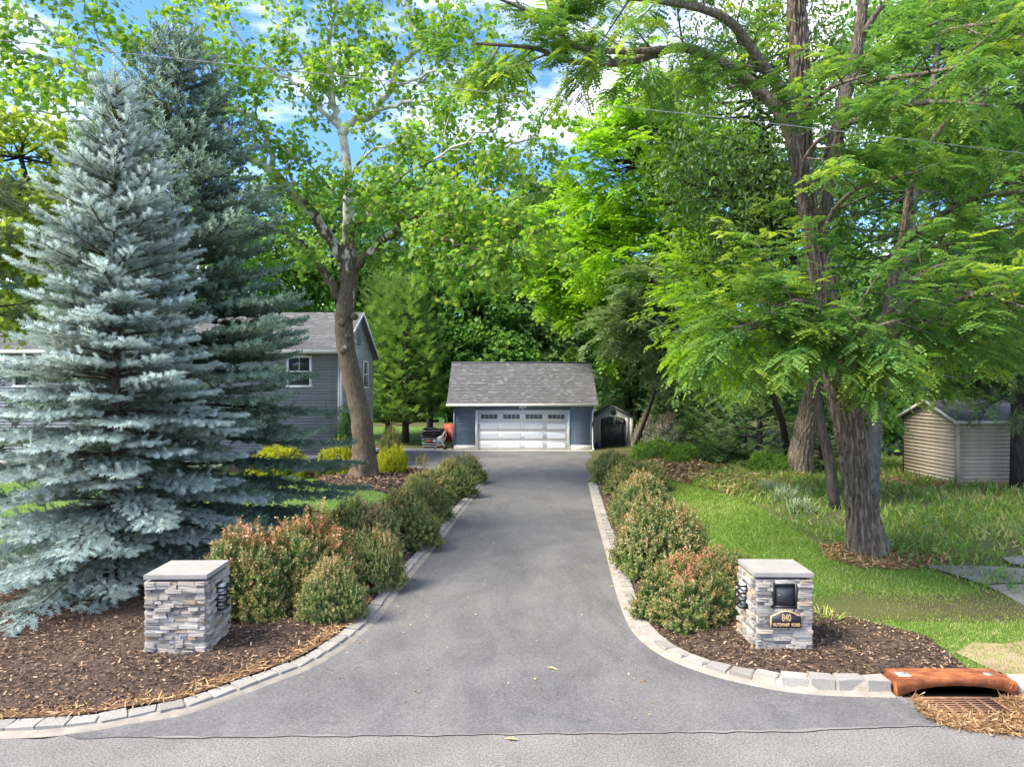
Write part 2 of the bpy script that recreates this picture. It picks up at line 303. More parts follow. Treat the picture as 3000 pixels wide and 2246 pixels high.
T_LEAFW = (np.array([(0, 0, 0), (.42, .38, .1), (0, 1, -.1), (-.42, .38, .1)]), np.array([(0, 1, 2), (0, 2, 3)]), None)
T_SLIM = (np.array([(0, 0, 0), (.17, .45, .04), (0, 1, -.08), (-.17, .45, .04)]), np.array([(0, 1, 2), (0, 2, 3)]), None)
def frond(pairs, ll, lw, droop=.35, spread=1.0, seed=1):
    r = np.random.default_rng(seed); V = []; T = []
    def lf(b, d, l, wd):
        d = unit(np.array(d)); sd = np.cross(d, (0, 0, 1)); sd = unit(sd); k = len(V); b = np.array(b)
        V.extend([b, b + d * l * .5 + sd * wd, b + d * l, b + d * l * .5 - sd * wd]); T.extend([(k, k + 1, k + 2), (k, k + 2, k + 3)])
    for i in range(pairs):
        y = .18 + .78 * i / pairs; z = -droop * y * y; f = 1 - .35 * abs(y - .5)
        for s_ in (-1, 1): lf((0, y, z), (s_ * spread, .38, -.15 + r.normal(0, .1)), ll * f, lw * f)
    lf((0, .95, -droop * .9), (0, 1, -.5), ll, lw)
    k = len(V); V.extend([np.array((-.008, 0, 0)), np.array((.008, 0, 0)), np.array((0, .96, -droop * .92))]); T.append((k, k + 1, k + 2))
    V = np.array(V); return V, np.array(T), None
T_LOC = frond(5, .27, .10)
T_LOCF = frond(3, .38, .19)
T_SUM = frond(5, .36, .085, .3)
def brush(n, nl, nw, fwd=.75, seed=2, flat_=0.0):
    r = np.random.default_rng(seed); V = []; T = []; tt = []
    for i in range(n):
        s_ = (i + .5) / n; a = i * 2.39996 + r.normal(0, .3); e = nl * (1.1 - .35 * s_)
        rad = np.array((math.cos(a), 0, math.sin(a) * (1 - flat_)))
        d = unit(rad + np.array((0, fwd, .25))); b = np.array((0, s_, 0)); sd = unit(np.cross(d, (0.1, 1, .2))) * nw; k = len(V)
        V.extend([b - sd, b + sd, b + d * e]); T.append((k, k + 1, k + 2)); tt += [-.12, -.12, .08]
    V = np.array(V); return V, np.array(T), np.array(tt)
T_BLUE = brush(26, .36, .055, .55)
T_GREEN = brush(15, .38, .08, .6)
T_NORW = brush(10, .5, .10, 1.2, 3)
T_PINE = brush(18, .75, .028, .9, 4)
def spray(n, seed=3, wd=.05):                            # feathery flat fan of scale-leaf sprigs
    r = np.random.default_rng(seed); V = []; T = []; tt = []
    for i in range(n):
        s_ = i / n * .8; sg = 1 if i % 2 else -1; d = unit(np.array((sg * .62, .8, r.normal(0, .22)))); l = .5 * (1 - s_ * .6)
        b = np.array((0, s_, 0)); sd = np.cross(d, (0, 0, 1)) * wd; k = len(V)
        V.extend([b - sd * .4, b + d * l * .45 + sd, b + d * l, b + d * l * .45 - sd]); T.extend([(k, k + 1, k + 2), (k, k + 2, k + 3)]); tt += [-.15, 0, .2, 0]
    k = len(V); V.extend([np.array((-.04, .1, 0)), np.array((.04, .1, 0)), np.array((0, 1.0, 0))]); T.append((k, k + 1, k + 2)); tt += [-.1, -.1, .2]
    return np.array(V), np.array(T), np.array(tt)
T_SPRAY = spray(9)
def twigT(n, ll, lw, seed=5, arch=.25):                  # a leafy shrub twig
    r = np.random.default_rng(seed); V = []; T = []; tt = []
    for i in range(n):
        s_ = (i + .6) / n; a = i * 2.4 + r.normal(0, .4); d = unit(np.array((math.cos(a) * .9, .55, math.sin(a) * .9)))
        b = np.array((0, s_, -arch * s_ * s_)); sd = unit(np.cross(d, (r.normal(0, .5), 1, r.normal(0, .5)))) * lw; l = ll * (1.1 - .4 * s_); k = len(V)
        V.extend([b, b + d * l * .5 + sd, b + d * l, b + d * l * .5 - sd]); T.extend([(k, k + 1, k + 2), (k, k + 2, k + 3)]); tt += [s_ * .9 - .55] * 4
    V = np.array(V); return V, np.array(T), np.array(tt)
T_TWIG = twigT(13, .30, .075)

def ball(n):
    v = rng.normal(size=(n, 3)); return unit(v)
def branches_from(poly, rad, dens, l0, l1, t0=.15, up=.25, spread=1.0, out=None):
    """child branches along a limb: list of (polyline, radius)"""
    d = np.linalg.norm(np.diff(poly, axis=0), axis=1).sum(); res = []; n = max(1, int(d * dens * (1 - t0) + U()))
    for i in range(n):
        t = t0 + (1 - t0) * (i + U()) / n; f = t * (len(poly) - 1); k = min(int(f), len(poly) - 2); p = poly[k] + (poly[k + 1] - poly[k]) * (f - k)
        tg = unit(poly[k + 1] - poly[k]); a = ball(1)[0]; a = unit(a - (a @ tg) * tg)
        dr = unit(tg * .55 + a * spread + np.array((0, 0, up)) + (0 if out is None else np.array(out)))
        L = U(l0, l1) * (1.1 - .35 * t); m = 4; w_ = ball(1)[0] * .25
        q = [p]
        for j in range(m): dr = unit(dr + w_ * .35 + np.array((0, 0, .06)) * up); q.append(q[-1] + dr * L / m)
        r0 = np.interp(t * (len(poly) - 1), np.arange(len(poly)), rad)
        res.append((np.array(q), np.linspace(min(r0 * .55, .012 * L + .008), .005, m + 1)))
    return res
def leafy(fol, poly, n, size, hang=.35, spread=.14, tipb=0.0, t0=.2):
    t = U(t0, 1, n); f = t * (len(poly) - 1); k = np.minimum(f.astype(int), len(poly) - 2); p = poly[k] + (poly[k + 1] - poly[k]) * (f - k)[:, None]
    p = p + rng.normal(0, spread, (n, 3)); d = ball(n) * 1.0 + np.array((0, 0, -hang)) + unit(poly[-1] - poly[0]) * .5
    nn = np.array((0, 0, 1.0)) + rng.normal(0, .45, (n, 3))
    fol.ext(p, d, nn, U(.65, 1.15, n) * size, U(0, 1, n), np.where(U(0, 1, n) < tipb, U(.3, 1, n), 0))
def locust_spray(fol, c, o, L, n, fs, tipb):
    """one feathery locust shoot: fronds alternating along a twig from c towards o"""
    o = unit(o + np.array((0, 0, -.1))); sd = unit(np.cross(o, (0, 0, 1))); ph = U(0, 1)
    for i in range(n):
        s_ = (i + .5) / n; p = c + o * L * s_ + np.array((0, 0, -.22 * L * s_ * s_)) + rng.normal(0, .03, 3)
        d = sd * (1 if i % 2 else -1) * U(.6, 1) + o * U(.4, .9) + np.array((0, 0, U(-.25, .15)))
        fol.add(p, d, np.array((0, 0, 1)) + rng.normal(0, .28, 3), fs * U(.7, 1.15), U(), (tipb * U(.3, 1) if s_ > .55 else tipb * .25 * U()))

# ------------------------------------------------------------------ ground, road, drive
def sheet(name, poly, z0, m, rise=0.0, wd=0.5, step=0.6, rough=0.0, terrain=True, kind='structure', off=0.0):
    poly = [tuple(map(float, q[:2])) for q in poly]; xs = [q[0] for q in poly]; ys = [q[1] for q in poly]
    bnd = []
    for a_, b_ in zip(poly, poly[1:] + poly[:1]):
        k_ = max(1, int(math.hypot(b_[0] - a_[0], b_[1] - a_[1]) / step + .5)); bnd += [(a_[0] + (b_[0] - a_[0]) * i_ / k_, a_[1] + (b_[1] - a_[1]) * i_ / k_) for i_ in range(k_)]
    bnd = np.array(bnd)
    A = bnd; B = np.roll(bnd, -1, 0)
    gx, gy = np.meshgrid(np.arange(min(xs), max(xs), step), np.arange(min(ys), max(ys), step)); q = np.stack([gx.ravel(), gy.ravel()], 1) + rng.uniform(-.3, .3, (gx.size, 2)) * step
    def dist(q):
        e = B - A; tt = np.clip(((q[:, None] - A) * e).sum(2) / (e * e).sum(1), 0, 1); return np.sqrt((((A + e * tt[..., None]) - q[:, None]) ** 2).sum(2)).min(1)
    ins = inside(q, bnd); q = q[ins]
    if len(q): dq = dist(q); q = q[dq > step * .4]
    pts = np.vstack([bnd, q]) if len(q) else bnd; n = len(bnd)
    r = delaunay_2d_cdt([Vector(p) for p in pts], [(i, (i + 1) % n) for i in range(n)], [list(range(n))], 1, 1e-5)
    v = np.array([tuple(p) for p in r[0]]); T = np.array([f for f in r[2] if len(f) == 3])
    d = dist(v); z = z0 + (hzv(v[:, 0], v[:, 1]) if terrain else np.zeros(len(v)))
    if rise: s_ = np.clip(d / wd, 0, 1); z = z + rise * s_ * (2 - s_)
    if rough: z = z + rng.normal(0, rough, len(v)) * (d > .02)
    a, b, c = v[T[:, 0]], v[T[:, 1]], v[T[:, 2]]
    fl = ((b - a)[:, 0] * (c - a)[:, 1] - (b - a)[:, 1] * (c - a)[:, 0]) < 0; T[fl] = T[fl][:, [0, 2, 1]]
    o = mesh_obj(name, np.column_stack([v, z]), T, m, smooth=True); tag(o, kind=kind)
    o_poly[o.name] = (bnd, z0, rise, wd, dist); return o
o_poly = {}
def inside(q, poly):
    x, y = q[:, 0][:, None], q[:, 1][:, None]; A = np.asarray(poly)[:, :2]; B = np.roll(A, -1, 0)
    c = ((A[:, 1] > y) != (B[:, 1] > y)) & (x < (B[:, 0] - A[:, 0]) * (y - A[:, 1]) / (B[:, 1] - A[:, 1] + 1e-12) + A[:, 0]); return c.sum(1) % 2 == 1
def sample_in(o, n, wfn=None):
    bnd, z0, rise, wd, dist = o_poly[o.name]; lo, hi = bnd.min(0), bnd.max(0); out = np.zeros((0, 2))
    while len(out) < n:
        q = U(lo, hi, (n * 2, 2)); q = q[inside(q, bnd)]
        if wfn is not None: q = q[U(0, 1, len(q)) < wfn(q)]
        out = np.vstack([out, q])
    q = out[:n]; z = z0 + hzv(q[:, 0], q[:, 1])
    if rise: s_ = np.clip(dist(q) / wd, 0, 1); z = z + rise * s_ * (2 - s_)
    return np.column_stack([q, z])
near = lambda q: np.clip((9.0 / np.maximum(q[:, 1], 6)) ** 2, 0.02, 1)

# terrain sheet to the horizon, with the low mound
xs = np.r_[-300, -120, -60, np.arange(-40, 41, 2.0), 60, 120, 300]; ys = np.r_[-200, -60, -20, np.arange(-10, 80, 2.0), 120, 200, 400]
gx, gy = np.meshgrid(xs, ys); gz = hzv(gx, gy) - 0.012; nx = len(xs)
Q = np.array([(j * nx + i, j * nx + i + 1, (j + 1) * nx + i + 1, (j + 1) * nx + i) for j in range(len(ys) - 1) for i in range(nx - 1)])
tag(mesh_obj('ground', np.stack([gx, gy, gz], -1).reshape(-1, 3), Q, M['ground'], smooth=True), kind='structure')

left_edge = [G(*q, 0) for q in [(1423, 1414), (1367, 1483), (1309, 1562), (1240, 1646), (1175, 1725), (1121, 1798), (1074, 1848), (949, 1939), (786, 2007), (615, 2070), (506, 2102), (380, 2120), (275, 2140)]] + [np.array((-5.0, 6.98, 0)), np.array((-7.5, 6.96, 0))]
right_edge = [G(*q, 0) for q in [(1724, 1415), (1735, 1462), (1752, 1533), (1772, 1604), (1796, 1696), (1813, 1756), (1833, 1810), (1855, 1850), (1898, 1893), (1966, 1935), (2075, 1976), (2197, 2007), (2332, 2030), (2480, 2040), (2624, 2043)]]
LE = smoothpath(left_edge, 4)[:, :2]; RE = smoothpath(right_edge, 4)[:, :2]
SEAM = [(-30, 6.93), (-4.6, 6.95), (-3.4, 7.0), (0, 7.05), (2.5, 7.12), (4.4, 7.24)]
seamp = resample(np.array(SEAM), .12); seamp[1:-1, 1] += rng.normal(0, .010, len(seamp) - 2)
sheet('road', [(-40, -6), (40, -6), (40, 7.94), (4.2, 7.94), (3.2, 7.6), (-3.2, 7.6), (-4.6, 6.97), (-40, 6.95)], 0.002, M['road'], step=3.0, terrain=False)
park = [(2.76, 26), (3.3, 28), (4.4, 31), (4.45, 38.2), (-6.4, 38.2), (-7.0, 35), (-6.6, 32.5), (-5.0, 30.8), (-3.2, 29.5), (-1.6, 28.3), (-1.0, 27)]
drivepoly = [tuple(q) for q in LE[::-1] if q[1] > 7.02] + park[::-1] + [tuple(q) for q in RE] + [tuple(q) for q in seamp[::-1] if q[0] > -4.3]
sheet('driveway', drivepoly, 0.010, M['drive'], step=1.2, terrain=False)
jn = [q for q in seamp if q[0] > -3.6]; wj = np.abs(rng.normal(.012, .016, len(jn))) + .003; wj = np.convolve(wj, np.ones(3) / 3, 'same')
sheet('asphalt_joint', [(q[0], q[1] - w_) for q, w_ in zip(jn, wj)] + [(q[0], q[1] + w_ * .25) for q, w_ in zip(jn, wj)][::-1], 0.0135, M['oldslab'], step=.5, terrain=False)
# far verge across the street
sheet('verge', [(-40, -20), (40, -20), (40, -6), (-40, -6)], 0.03, M['lawn'], step=5, terrain=False)
sheet('garage_apron', [(-3.35, 38.25), (4.5, 38.25), (4.5, 38.9), (-3.35, 38.9)], 0.03, M['concrete'], step=1, terrain=False)
sheet('concrete_walk', [(-8.5, 38.3), (-3.4, 38.3), (-3.35, 39.9), (-5.5, 40.0), (-8.5, 40.6)], 0.022, M['concrete'], step=1, terrain=False)

# kerbs of granite blocks along both edges of the drive
def left_normal(p):
    t = unit(np.gradient(p, axis=0)); return np.stack([-t[:, 1], t[:, 0]], 1)
def kerb(name, edge, side, hfn, wd=.2, gut=.1, step=.27):
    e = resample(edge, .15); nn = left_normal(e) * side
    def strip(a, b, za, zb): return np.vstack([np.column_stack([e + nn * a, np.full(len(e), za)]), np.column_stack([e + nn * b, np.full(len(e), zb)])])
    n = len(e); mb = MB(); i = np.arange(n - 1)
    hs = np.array([hfn(x, y) for x, y in e])
    V = np.vstack([np.column_stack([e + nn * a, z]) for a, z in ((-.02, np.full(n, .005)), (0.0, np.full(n, .024)), (gut, np.full(n, .03)), (gut + .01, hs - .02), (gut + wd, hs - .015), (gut + wd + .06, np.full(n, -.05)))])
    Qs = [np.stack([i + k * n, i + 1 + k * n, i + 1 + (k + 1) * n, i + (k + 1) * n], 1) for k in range(5)]
    mb.quads(V, np.vstack(Qs)); k = mb.build(name, M['mortar'], smooth=False); tag(k, kind='structure')
    mid = resample(e + nn * (gut + wd * .5), step); tg = unit(np.gradient(mid, axis=0))
    for j in range(len(mid) - 1):
        c = (mid[j] + mid[j + 1]) / 2; t = unit(mid[j + 1] - mid[j]); s = stonevar[rng.integers(len(stonevar))].copy(); C.objects.link(s); s.name = 'granite_block'
        hh = hfn(*c); s.parent = k; s.location = (c[0], c[1], hh * .5 - .03); s.rotation_euler = (rng.normal(0, .02), rng.normal(0, .02), math.atan2(t[1], t[0]) + rng.normal(0, .03))
        s.scale = (np.linalg.norm(mid[j + 1] - mid[j]) - U(.006, .022), wd * U(.94, 1.1), hh + .06 + U(-.008, .012))
    return k
def rough_block(name, m, seed, amt=.05, sub=2):
    r = np.random.default_rng(seed); bm = bmesh.new(); bmesh.ops.create_cube(bm, size=1.0)
    bmesh.ops.bevel(bm, geom=bm.edges[:], offset=.06, segments=1, affect='EDGES')
    for v in bm.verts: v.co += Vector(r.normal(0, amt, 3))
    me = bpy.data.meshes.new(name); bm.to_mesh(me); bm.free(); me.materials.append(m); return bpy.data.objects.new(name, me)
stonevar = [rough_block('granite_block', M['granite'], s, .035) for s in range(5)]
kl = kerb('kerb_left', LE, -1, lambda x, y: .062, .18)
kr = kerb('kerb_right', RE, 1, lambda x, y: .062 + .09 * sm((x - 2.2) / 1.4) * (y < 10), .18, step=.29)

# beds and lawns
bedL = [tuple(q + left_normal(LE)[i] * -.3) for i, q in enumerate(LE)]
bed_front = sheet('mulch_bed', bedL + [(-14, 7.2), (-14, 12.6), (-9, 13.6), (-6.2, 14.2), (-4.9, 14.4), (-4.2, 16.2), (-3.7, 19), (-3.1, 22.5), (-2.2, 25.5), (-1.6, 26.3)], 0.045, M['mulch'], .10, .8, .35, .012, terrain=False)
bed_syc = sheet('tree_bed', [G(*q, 0)[:2] for q in [(800, 1385), (922, 1402), (947, 1416), (1038, 1428), (1110, 1441), (1146, 1451)]] + [(-3.2, 22.6), (-2.3, 25.6), (-1.9, 27.2), (-3.4, 29.2), (-5.2, 30.6), (-7, 31.2), (-12, 31.0)], 0.05, M['mulch'], .12, .9, .5, .012, terrain=False)
bed_right = sheet('mulch_bed_right', [tuple(q + left_normal(RE)[i] * .3) for i, q in enumerate(RE)] + [(5.6, 8.25)] + [G(*q)[:2] for q in [(2834, 1966), (2712, 1871), (2549, 1830), (2440, 1800), (2250, 1745), (2090, 1650), (2000, 1545), (1952, 1445), (1925, 1402)]] + [(4.8, 29.5), (4.6, 31)], 0.045, M['mulch'], .10, .7, .35, .012)
lawn_left = sheet('lawn_left', [(-1.9, 26.2), (-2.7, 24), (-3.4, 20.5), (-3.95, 17.5), (-4.5, 15.6), (-5, 14.6), (-6.4, 14.3), (-9, 13.8), (-16, 12.4), (-22, 13), (-22, 27), (-12, 28.5), (-8, 27.6), (-6, 25.5), (-4, 23.5)], 0.02, M['lawn'], terrain=False, step=.8)
lawn_back = sheet('lawn_back', [(-14, 43), (3, 44), (3, 62), (-25, 62), (-25, 43)], 0.02, M['lawn'], terrain=False, step=2)
lawn_right = sheet('lawn_right', [G(*q)[:2] for q in [(1925, 1402), (1952, 1445), (2000, 1545), (2090, 1650), (2250, 1745), (2440, 1800), (2549, 1830), (2712, 1871), (2834, 1966)]] + [(5.9, 8.3), (12, 8.3), (13, 11.0)] + [G(*q)[:2] for q in [(2900, 1750), (2720, 1660), (2560, 1640), (2400, 1600), (2300, 1540), (2230, 1490), (2120, 1450), (2010, 1420)]], 0.012, M['lawn'], step=.5)
field = sheet('weedy_field', [G(*q)[:2] for q in [(2010, 1420), (2120, 1450), (2230, 1490), (2300, 1540), (2400, 1600), (2560, 1640), (2720, 1660), (2900, 1750)]] + [(13, 11), (24, 11), (24, 30), (16, 31), (10, 30)], 0.006, M['weedy'], step=.8, rough=.012)
litter = sheet('leaf_litter', [G(*q)[:2] for q in [(1922, 1399), (2000, 1416), (2110, 1442), (2200, 1455), (2300, 1432), (2380, 1395)]] + [(11, 27.5), (9, 31), (6, 31), (4.9, 30)], 0.022, M['litter'], step=.5, rough=.012)
litter2 = sheet('pine_litter', [G(*q)[:2] for q in [(2590, 1415), (2640, 1440), (2760, 1462), (2900, 1478), (3080, 1490)]] + [(24, 22), (24, 27), (14, 27), (11.5, 24.6)], 0.02, M['litter'], step=.6, rough=.012)
litter3 = sheet('bare_soil', [G(*q)[:2] for q in [(2400, 1605), (2430, 1640), (2520, 1662), (2640, 1672), (2760, 1655), (2800, 1632), (2680, 1625), (2590, 1612), (2480, 1590)]], 0.022, M['litter'], step=.3, rough=.01)
M['dry'] = nmat('dry_ground', [(0.3, (.22, .16, .09)), (0.55, (.34, .26, .16)), (0.75, (.24, .26, .09))], 2.5, 7, 0.95, 0.6, 0.01, 40)
litter4 = sheet('bare_soil', [G(*q)[:2] for q in [(2800, 1915), (2850, 1885), (2940, 1890), (3080, 1870)]] + [(9.5, 8.2), (5.9, 8.2)], 0.024, M['dry'], step=.3, rough=.008)
slab1 = sheet('old_paving', [G(*q)[:2] for q in [(2700, 1660), (2790, 1658), (2920, 1664), (3040, 1672), (3040, 1710), (2930, 1712), (2880, 1716), (2790, 1685)]], 0.034, M['oldslab'], step=.5)
slab2 = sheet('old_paving', [G(*q)[:2] for q in [(2888, 1720), (2935, 1716), (3040, 1714), (3060, 1830), (3000, 1779), (2940, 1745)]], 0.036, M['oldslab'], step=.5)
slab3 = sheet('old_paving', [G(*q)[:2] for q in [(2936, 1637), (3000, 1630), (3080, 1632), (3080, 1668), (2960, 1655)]], 0.034, M['oldslab'], step=.5)
sheet('street_verge', [(-40, 6.96), (-7.4, 6.99), (-7.4, 7.25), (-14, 7.25), (-40, 7.3)], 0.03, M['mulch'], terrain=False, step=1.5)

# grass blades, mulch chips
T_BLADE = (np.array([(-.10, 0, 0), (.10, 0, 0), (0, 1, .2)]), np.array([(0, 1, 2)]), None)
def blades(name, areas, m, wfn, hgt, wmul=1.0, dry=.05, label=None, tiltmul=.35):
    f = Fol()
    for o, n in areas:
        q = sample_in(o, n, wfn); k = len(q); dist = np.hypot(q[:, 0], q[:, 1])
        d = np.array((0, 0, 1.0)) + rng.normal(0, tiltmul, (k, 3)); patch = .5 + .5 * np.sin(q[:, 0] * 1.3 + q[:, 1] * .45 + 1.2 * np.sin(q[:, 1] * .6)) * np.cos(q[:, 1] * .8 - q[:, 0] * .5)
        f.ext(q, d, ball(k), hgt * U(.6, 1.25, k) * np.clip(dist / 12, .8, 2), np.clip(.55 * patch + U(0, .5, k), 0, 1), np.where(U(0, 1, k) < dry * (1 + 2 * (patch > .75)) + .5 * np.clip((q[:, 0] - 4.6) / 3, 0, 1) * np.clip((11.5 - q[:, 1]) / 2.5, 0, 1), U(.4, 1, k), 0))
    V, T, tt = T_BLADE; V = V.copy(); V[:, 0] *= wmul
    o = f.build(name, (V, T, tt), m); tag(o, label, 'grass', kind='stuff'); return o
blades('lawn_grass', [(lawn_right, 62000), (lawn_left, 13000), (lawn_back, 5000)], M['grass'], lambda q: np.clip((10.0 / np.maximum(q[:, 1], 6)) ** 1.5, .05, 1), .042, 1.9, .12, 'short mown lawn grass either side of the drive')
blades('field_grass', [(field, 26000)], M['grass'], lambda q: np.clip((12.0 / np.maximum(q[:, 1], 8)) ** 1.3, .05, 1) * (.35 + .65 * (np.sin(q[:, 0] * 1.1) * np.sin(q[:, 1] * .9 + q[:, 0] * .3) > -.25)), .12, 1.2, .22, 'long uneven grass around the locust trunk', .5)
T_CHIP = (np.array([(-.18, 0, 0), (.18, .05, .03), (.15, 1, 0), (-.15, .95, .05)]), np.array([(0, 1, 2), (0, 2, 3)]), None)
def scatter(name, o, n, m, size, thin, wfn, label, lift=.012, light=1.0):
    q = sample_in(o, n, wfn) + np.array((0, 0, lift)); k = len(q); d = ball(k); d[:, 2] *= .25; f = Fol()
    f.ext(q, d, np.array((0, 0, 1.0)) + rng.normal(0, .35, (k, 3)), size * U(.5, 1.6, k), U(0, 1, k) ** (1.6 / light), np.zeros(k))
    V, T, tt = T_CHIP; V = V.copy(); V[:, 0] *= thin; ob = f.build(name, (V, T, tt), m); return tag(ob, label, 'mulch', kind='stuff')
scatter('mulch_chips', bed_front, 38000, M['chips'], .036, 1, near, 'dark bark chips covering the bed under the spruces')
scatter('mulch_chips', bed_right, 18000, M['chips'], .034, 1, near, 'dark bark chips around the mailbox pillar')
scatter('mulch_chips', bed_syc, 6000, M['chips'], .10, 1, None, 'dark bark chips around the foot of the sycamore')
scatter('dead_leaves', litter, 5000, M['fallen'], .10, 1.6, None, 'brown dead leaves on the path by the cypress')
scatter('pine_needles', litter2, 5000, M['straw'], .13, .4, None, 'fallen pine needles in front of the beige shed')
scatter('pine_needles', litter3, 3000, M['straw'], .09, .5, None, 'dry straw at the foot of the locust trunk')
# straw along the left kerb and around the grate
strawL = sheet('straw_bed', [tuple(q + left_normal(LE)[i] * -.29) for i, q in enumerate(LE) if q[1] < 11.5] + [tuple(q + left_normal(LE)[i] * -.75) for i, q in enumerate(LE) if q[1] < 11.5][::-1], 0.075, M['litter'], step=.2, terrain=False)
scatter('pine_straw', strawL, 3500, M['straw'], .07, .4, None, 'tan pine straw lying along the granite kerb')
strawR = sheet('straw_drift', [(4.42, 7.88), (4.40, 7.7), (4.31, 7.47), (4.36, 7.27), (4.58, 7.12), (4.95, 7.03), (5.5, 7.05), (6.2, 7.1), (9, 7.3), (9, 7.93), (5.72, 7.93), (5.62, 7.86), (5.36, 7.85), (5.33, 7.60), (5.28, 7.42), (4.9, 7.43), (4.52, 7.40), (4.48, 7.6), (4.49, 7.88)], 0.008, M['straw'], .03, .15, .07, .005, terrain=False, kind='stuff')
tag(strawR, 'tan pine straw drifted around the storm drain grate', 'straw')
scatter('pine_straw', strawR, 8000, M['straw'], .075, .22, lambda q: np.clip((6.6 - q[:, 0]) / 1.2, .15, 1), 'loose needles on the straw round the drain')
f = Fol(); NL = 460; q = np.column_stack([U(-1.9, 1.75, NL), U(7.3, 24, NL), np.full(NL, .02)]); ed = U(0, 1, NL) < .45; q[ed, 0] = np.where(U(0, 1, int(ed.sum())) < .5, -1.86, 1.72) + rng.normal(0, .13, int(ed.sum())) ; q[:, 0] += (q[:, 1] - 12) * .07
f.ext(q, ball(NL) * np.array((1, 1, .15)), np.array((0, 0, 1.0)) + rng.normal(0, .25, (NL, 3)), U(.012, .042, NL), U(0, 1, NL), np.zeros(NL))
tag(f.build('fallen_leaves', T_LEAFW, M['fallen']), 'tiny dry leaves and bits scattered on the asphalt', 'leaves', kind='stuff')
f = Fol()
for q in ((1600, 1952), (1520, 2165), (700, 1950)): f.add(G(*q, 0.02), ball(1)[0] * (1, .3, .05), (0, 0, 1), .17, U(.4, .8), 0)
tag(f.build('fallen_leaves', T_SLIM, M['fallen']), 'few larger dry leaves on the apron of the drive', 'leaves', kind='stuff')

# ------------------------------------------------------------------ buildings
def shingle_roof(name, parent, p0, p1, q0, q1, course, tabw, off):
    """shingled slope between eave p0-p1 and ridge q0-q1; every tab a lifted quad with its own shade"""
    p0, p1, q0, q1 = map(np.asarray, (p0, p1, q0, q1)); up = (q0 + q1 - p0 - p1) / 2; Ls = np.linalg.norm(up); n = int(round(Ls / course)); nn = unit(np.cross(p1 - p0, up))
    if nn[2] < 0: nn = -nn
    V = []; T = []; col = []
    for i in range(n):
        a0, a1 = p0 + (q0 - p0) * i / n, p1 + (p1 * 0 + q1 - p1) * i / n; b0, b1 = p0 + (q0 - p0) * min(1, (i + 1.12) / n), p1 + (q1 - p1) * min(1, (i + 1.12) / n)
        W = np.linalg.norm(a1 - a0); t = 0.0
        while t < 1:
            t2 = min(1, t + tabw * U(.5, 1.7) / W); lift = U(.007, .015); k = len(V)
            for s_, l_ in ((t, lift + .012), (t2, lift + .012)): V.append(a0 + (a1 - a0) * s_ + nn * l_)
            for s_, l_ in ((t2, .002), (t, .002)): V.append(b0 + (b1 - b0) * s_ + nn * l_)
            for s_ in (t, t2): V.append(a0 + (a1 - a0) * s_ + nn * -.004)
            T += [(k, k + 1, k + 2), (k, k + 2, k + 3), (k + 4, k + 5, k + 1), (k + 4, k + 1, k)]; col += [[U() ** 1.3] * 3] * 6; t = t2
    o = mesh_obj(name, np.array(V) - off, np.array(T), M['shingle'], parent, np.array(col)); tag(o, kind='stuff'); return o
def boards(parent, m, off, x0, x1, y, z0, z1, step, depth=.02, axis='x', cut=None, name='siding_board', sgn=-1):
    """lapped siding boards, one object each; axis x: wall facing -Y; axis y: wall at X=y facing +/-X"""
    n = int(round((z1 - z0) / step)); h = (z1 - z0) / n; cache = {}
    for i in range(n):
        a, b = (x0, x1) if cut is None else cut(z0 + (i + .5) * h, z0 + i * h)
        if b - a < .05: continue
        key = (round(a, 2), round(b, 2)); za = z0 + i * h
        mb = MB(); l = b - a; d = depth
        if axis == 'x': mb.hexa([(0, -d, 0), (l, -d, 0), (l, 0, 0), (0, 0, 0)], [(0, -.004, h * .99), (l, -.004, h * .99), (l, 0, h * .99), (0, 0, h * .99)])
        else:
            s_ = sgn; mb.hexa([(0, 0, 0), (s_ * d, 0, 0), (s_ * d, l, 0), (0, l, 0)], [(0, 0, h * .99), (s_ * .004, 0, h * .99), (s_ * .004, l, h * .99), (0, l, h * .99)])
        if key in cache: o = cache[key].copy(); C.objects.link(o)
        else: o = mb.build(name, m, parent); cache[key] = o
        o.parent = parent; o.location = ((a, y, za) if axis == 'x' else (y, a, za)) - np.asarray(off)
def part(name, m, parent, off, *boxes):
    mb = MB()
    for b in boxes: mb.box(*b)
    return mb.build(name, m, parent, off=off)

def roofslabs(x0, x1, ye, yr, z0, z1, r0, r1):
    mb = MB()
    for y in (ye, 2 * yr - ye): mb.hexa([(x0, y, z0), (x1, y, z0), (x1, yr, r0), (x0, yr, r0)], [(x0, y, z1), (x1, y, z1), (x1, yr, r1), (x0, yr, r1)])
    return mb
# --- detached garage
GY = 38.8; gx0, gx1 = -3.21, 4.39; O = np.array((.6, GY, 0)); A = 0.0
gar = thing('garage', O, 'detached blue-grey garage with white double door at the end of the drive', 'garage')
part('foundation', M['trim'], gar, O, (gx0 + .02, -1.98, GY + .0, GY + 6.2, 0, .30)); part('foundation', M['trim'], gar, O, (3.16, gx1 - .02, GY + .0, GY + 6.2, 0, .30))
part('wall', M['stonecore'], gar, O, (gx0 + .02, -1.98, GY + .03, GY + 6.2, .3, 2.5), (3.16, gx1 - .02, GY + .03, GY + 6.2, .3, 2.5), (-1.98, 3.16, GY + .03, GY + 6.2, 2.12, 2.5))
boards(gar, M['siding_blue'], O, gx0 + .1, -1.99, GY + .03, .30, 2.48, .098, .022)
boards(gar, M['siding_blue'], O, 3.17, gx1 - .1, GY + .03, .30, 2.48, .098, .022)
boards(gar, M['siding_blue'], O, -1.99, 3.17, GY + .03, 2.19, 2.48, .098, .022)
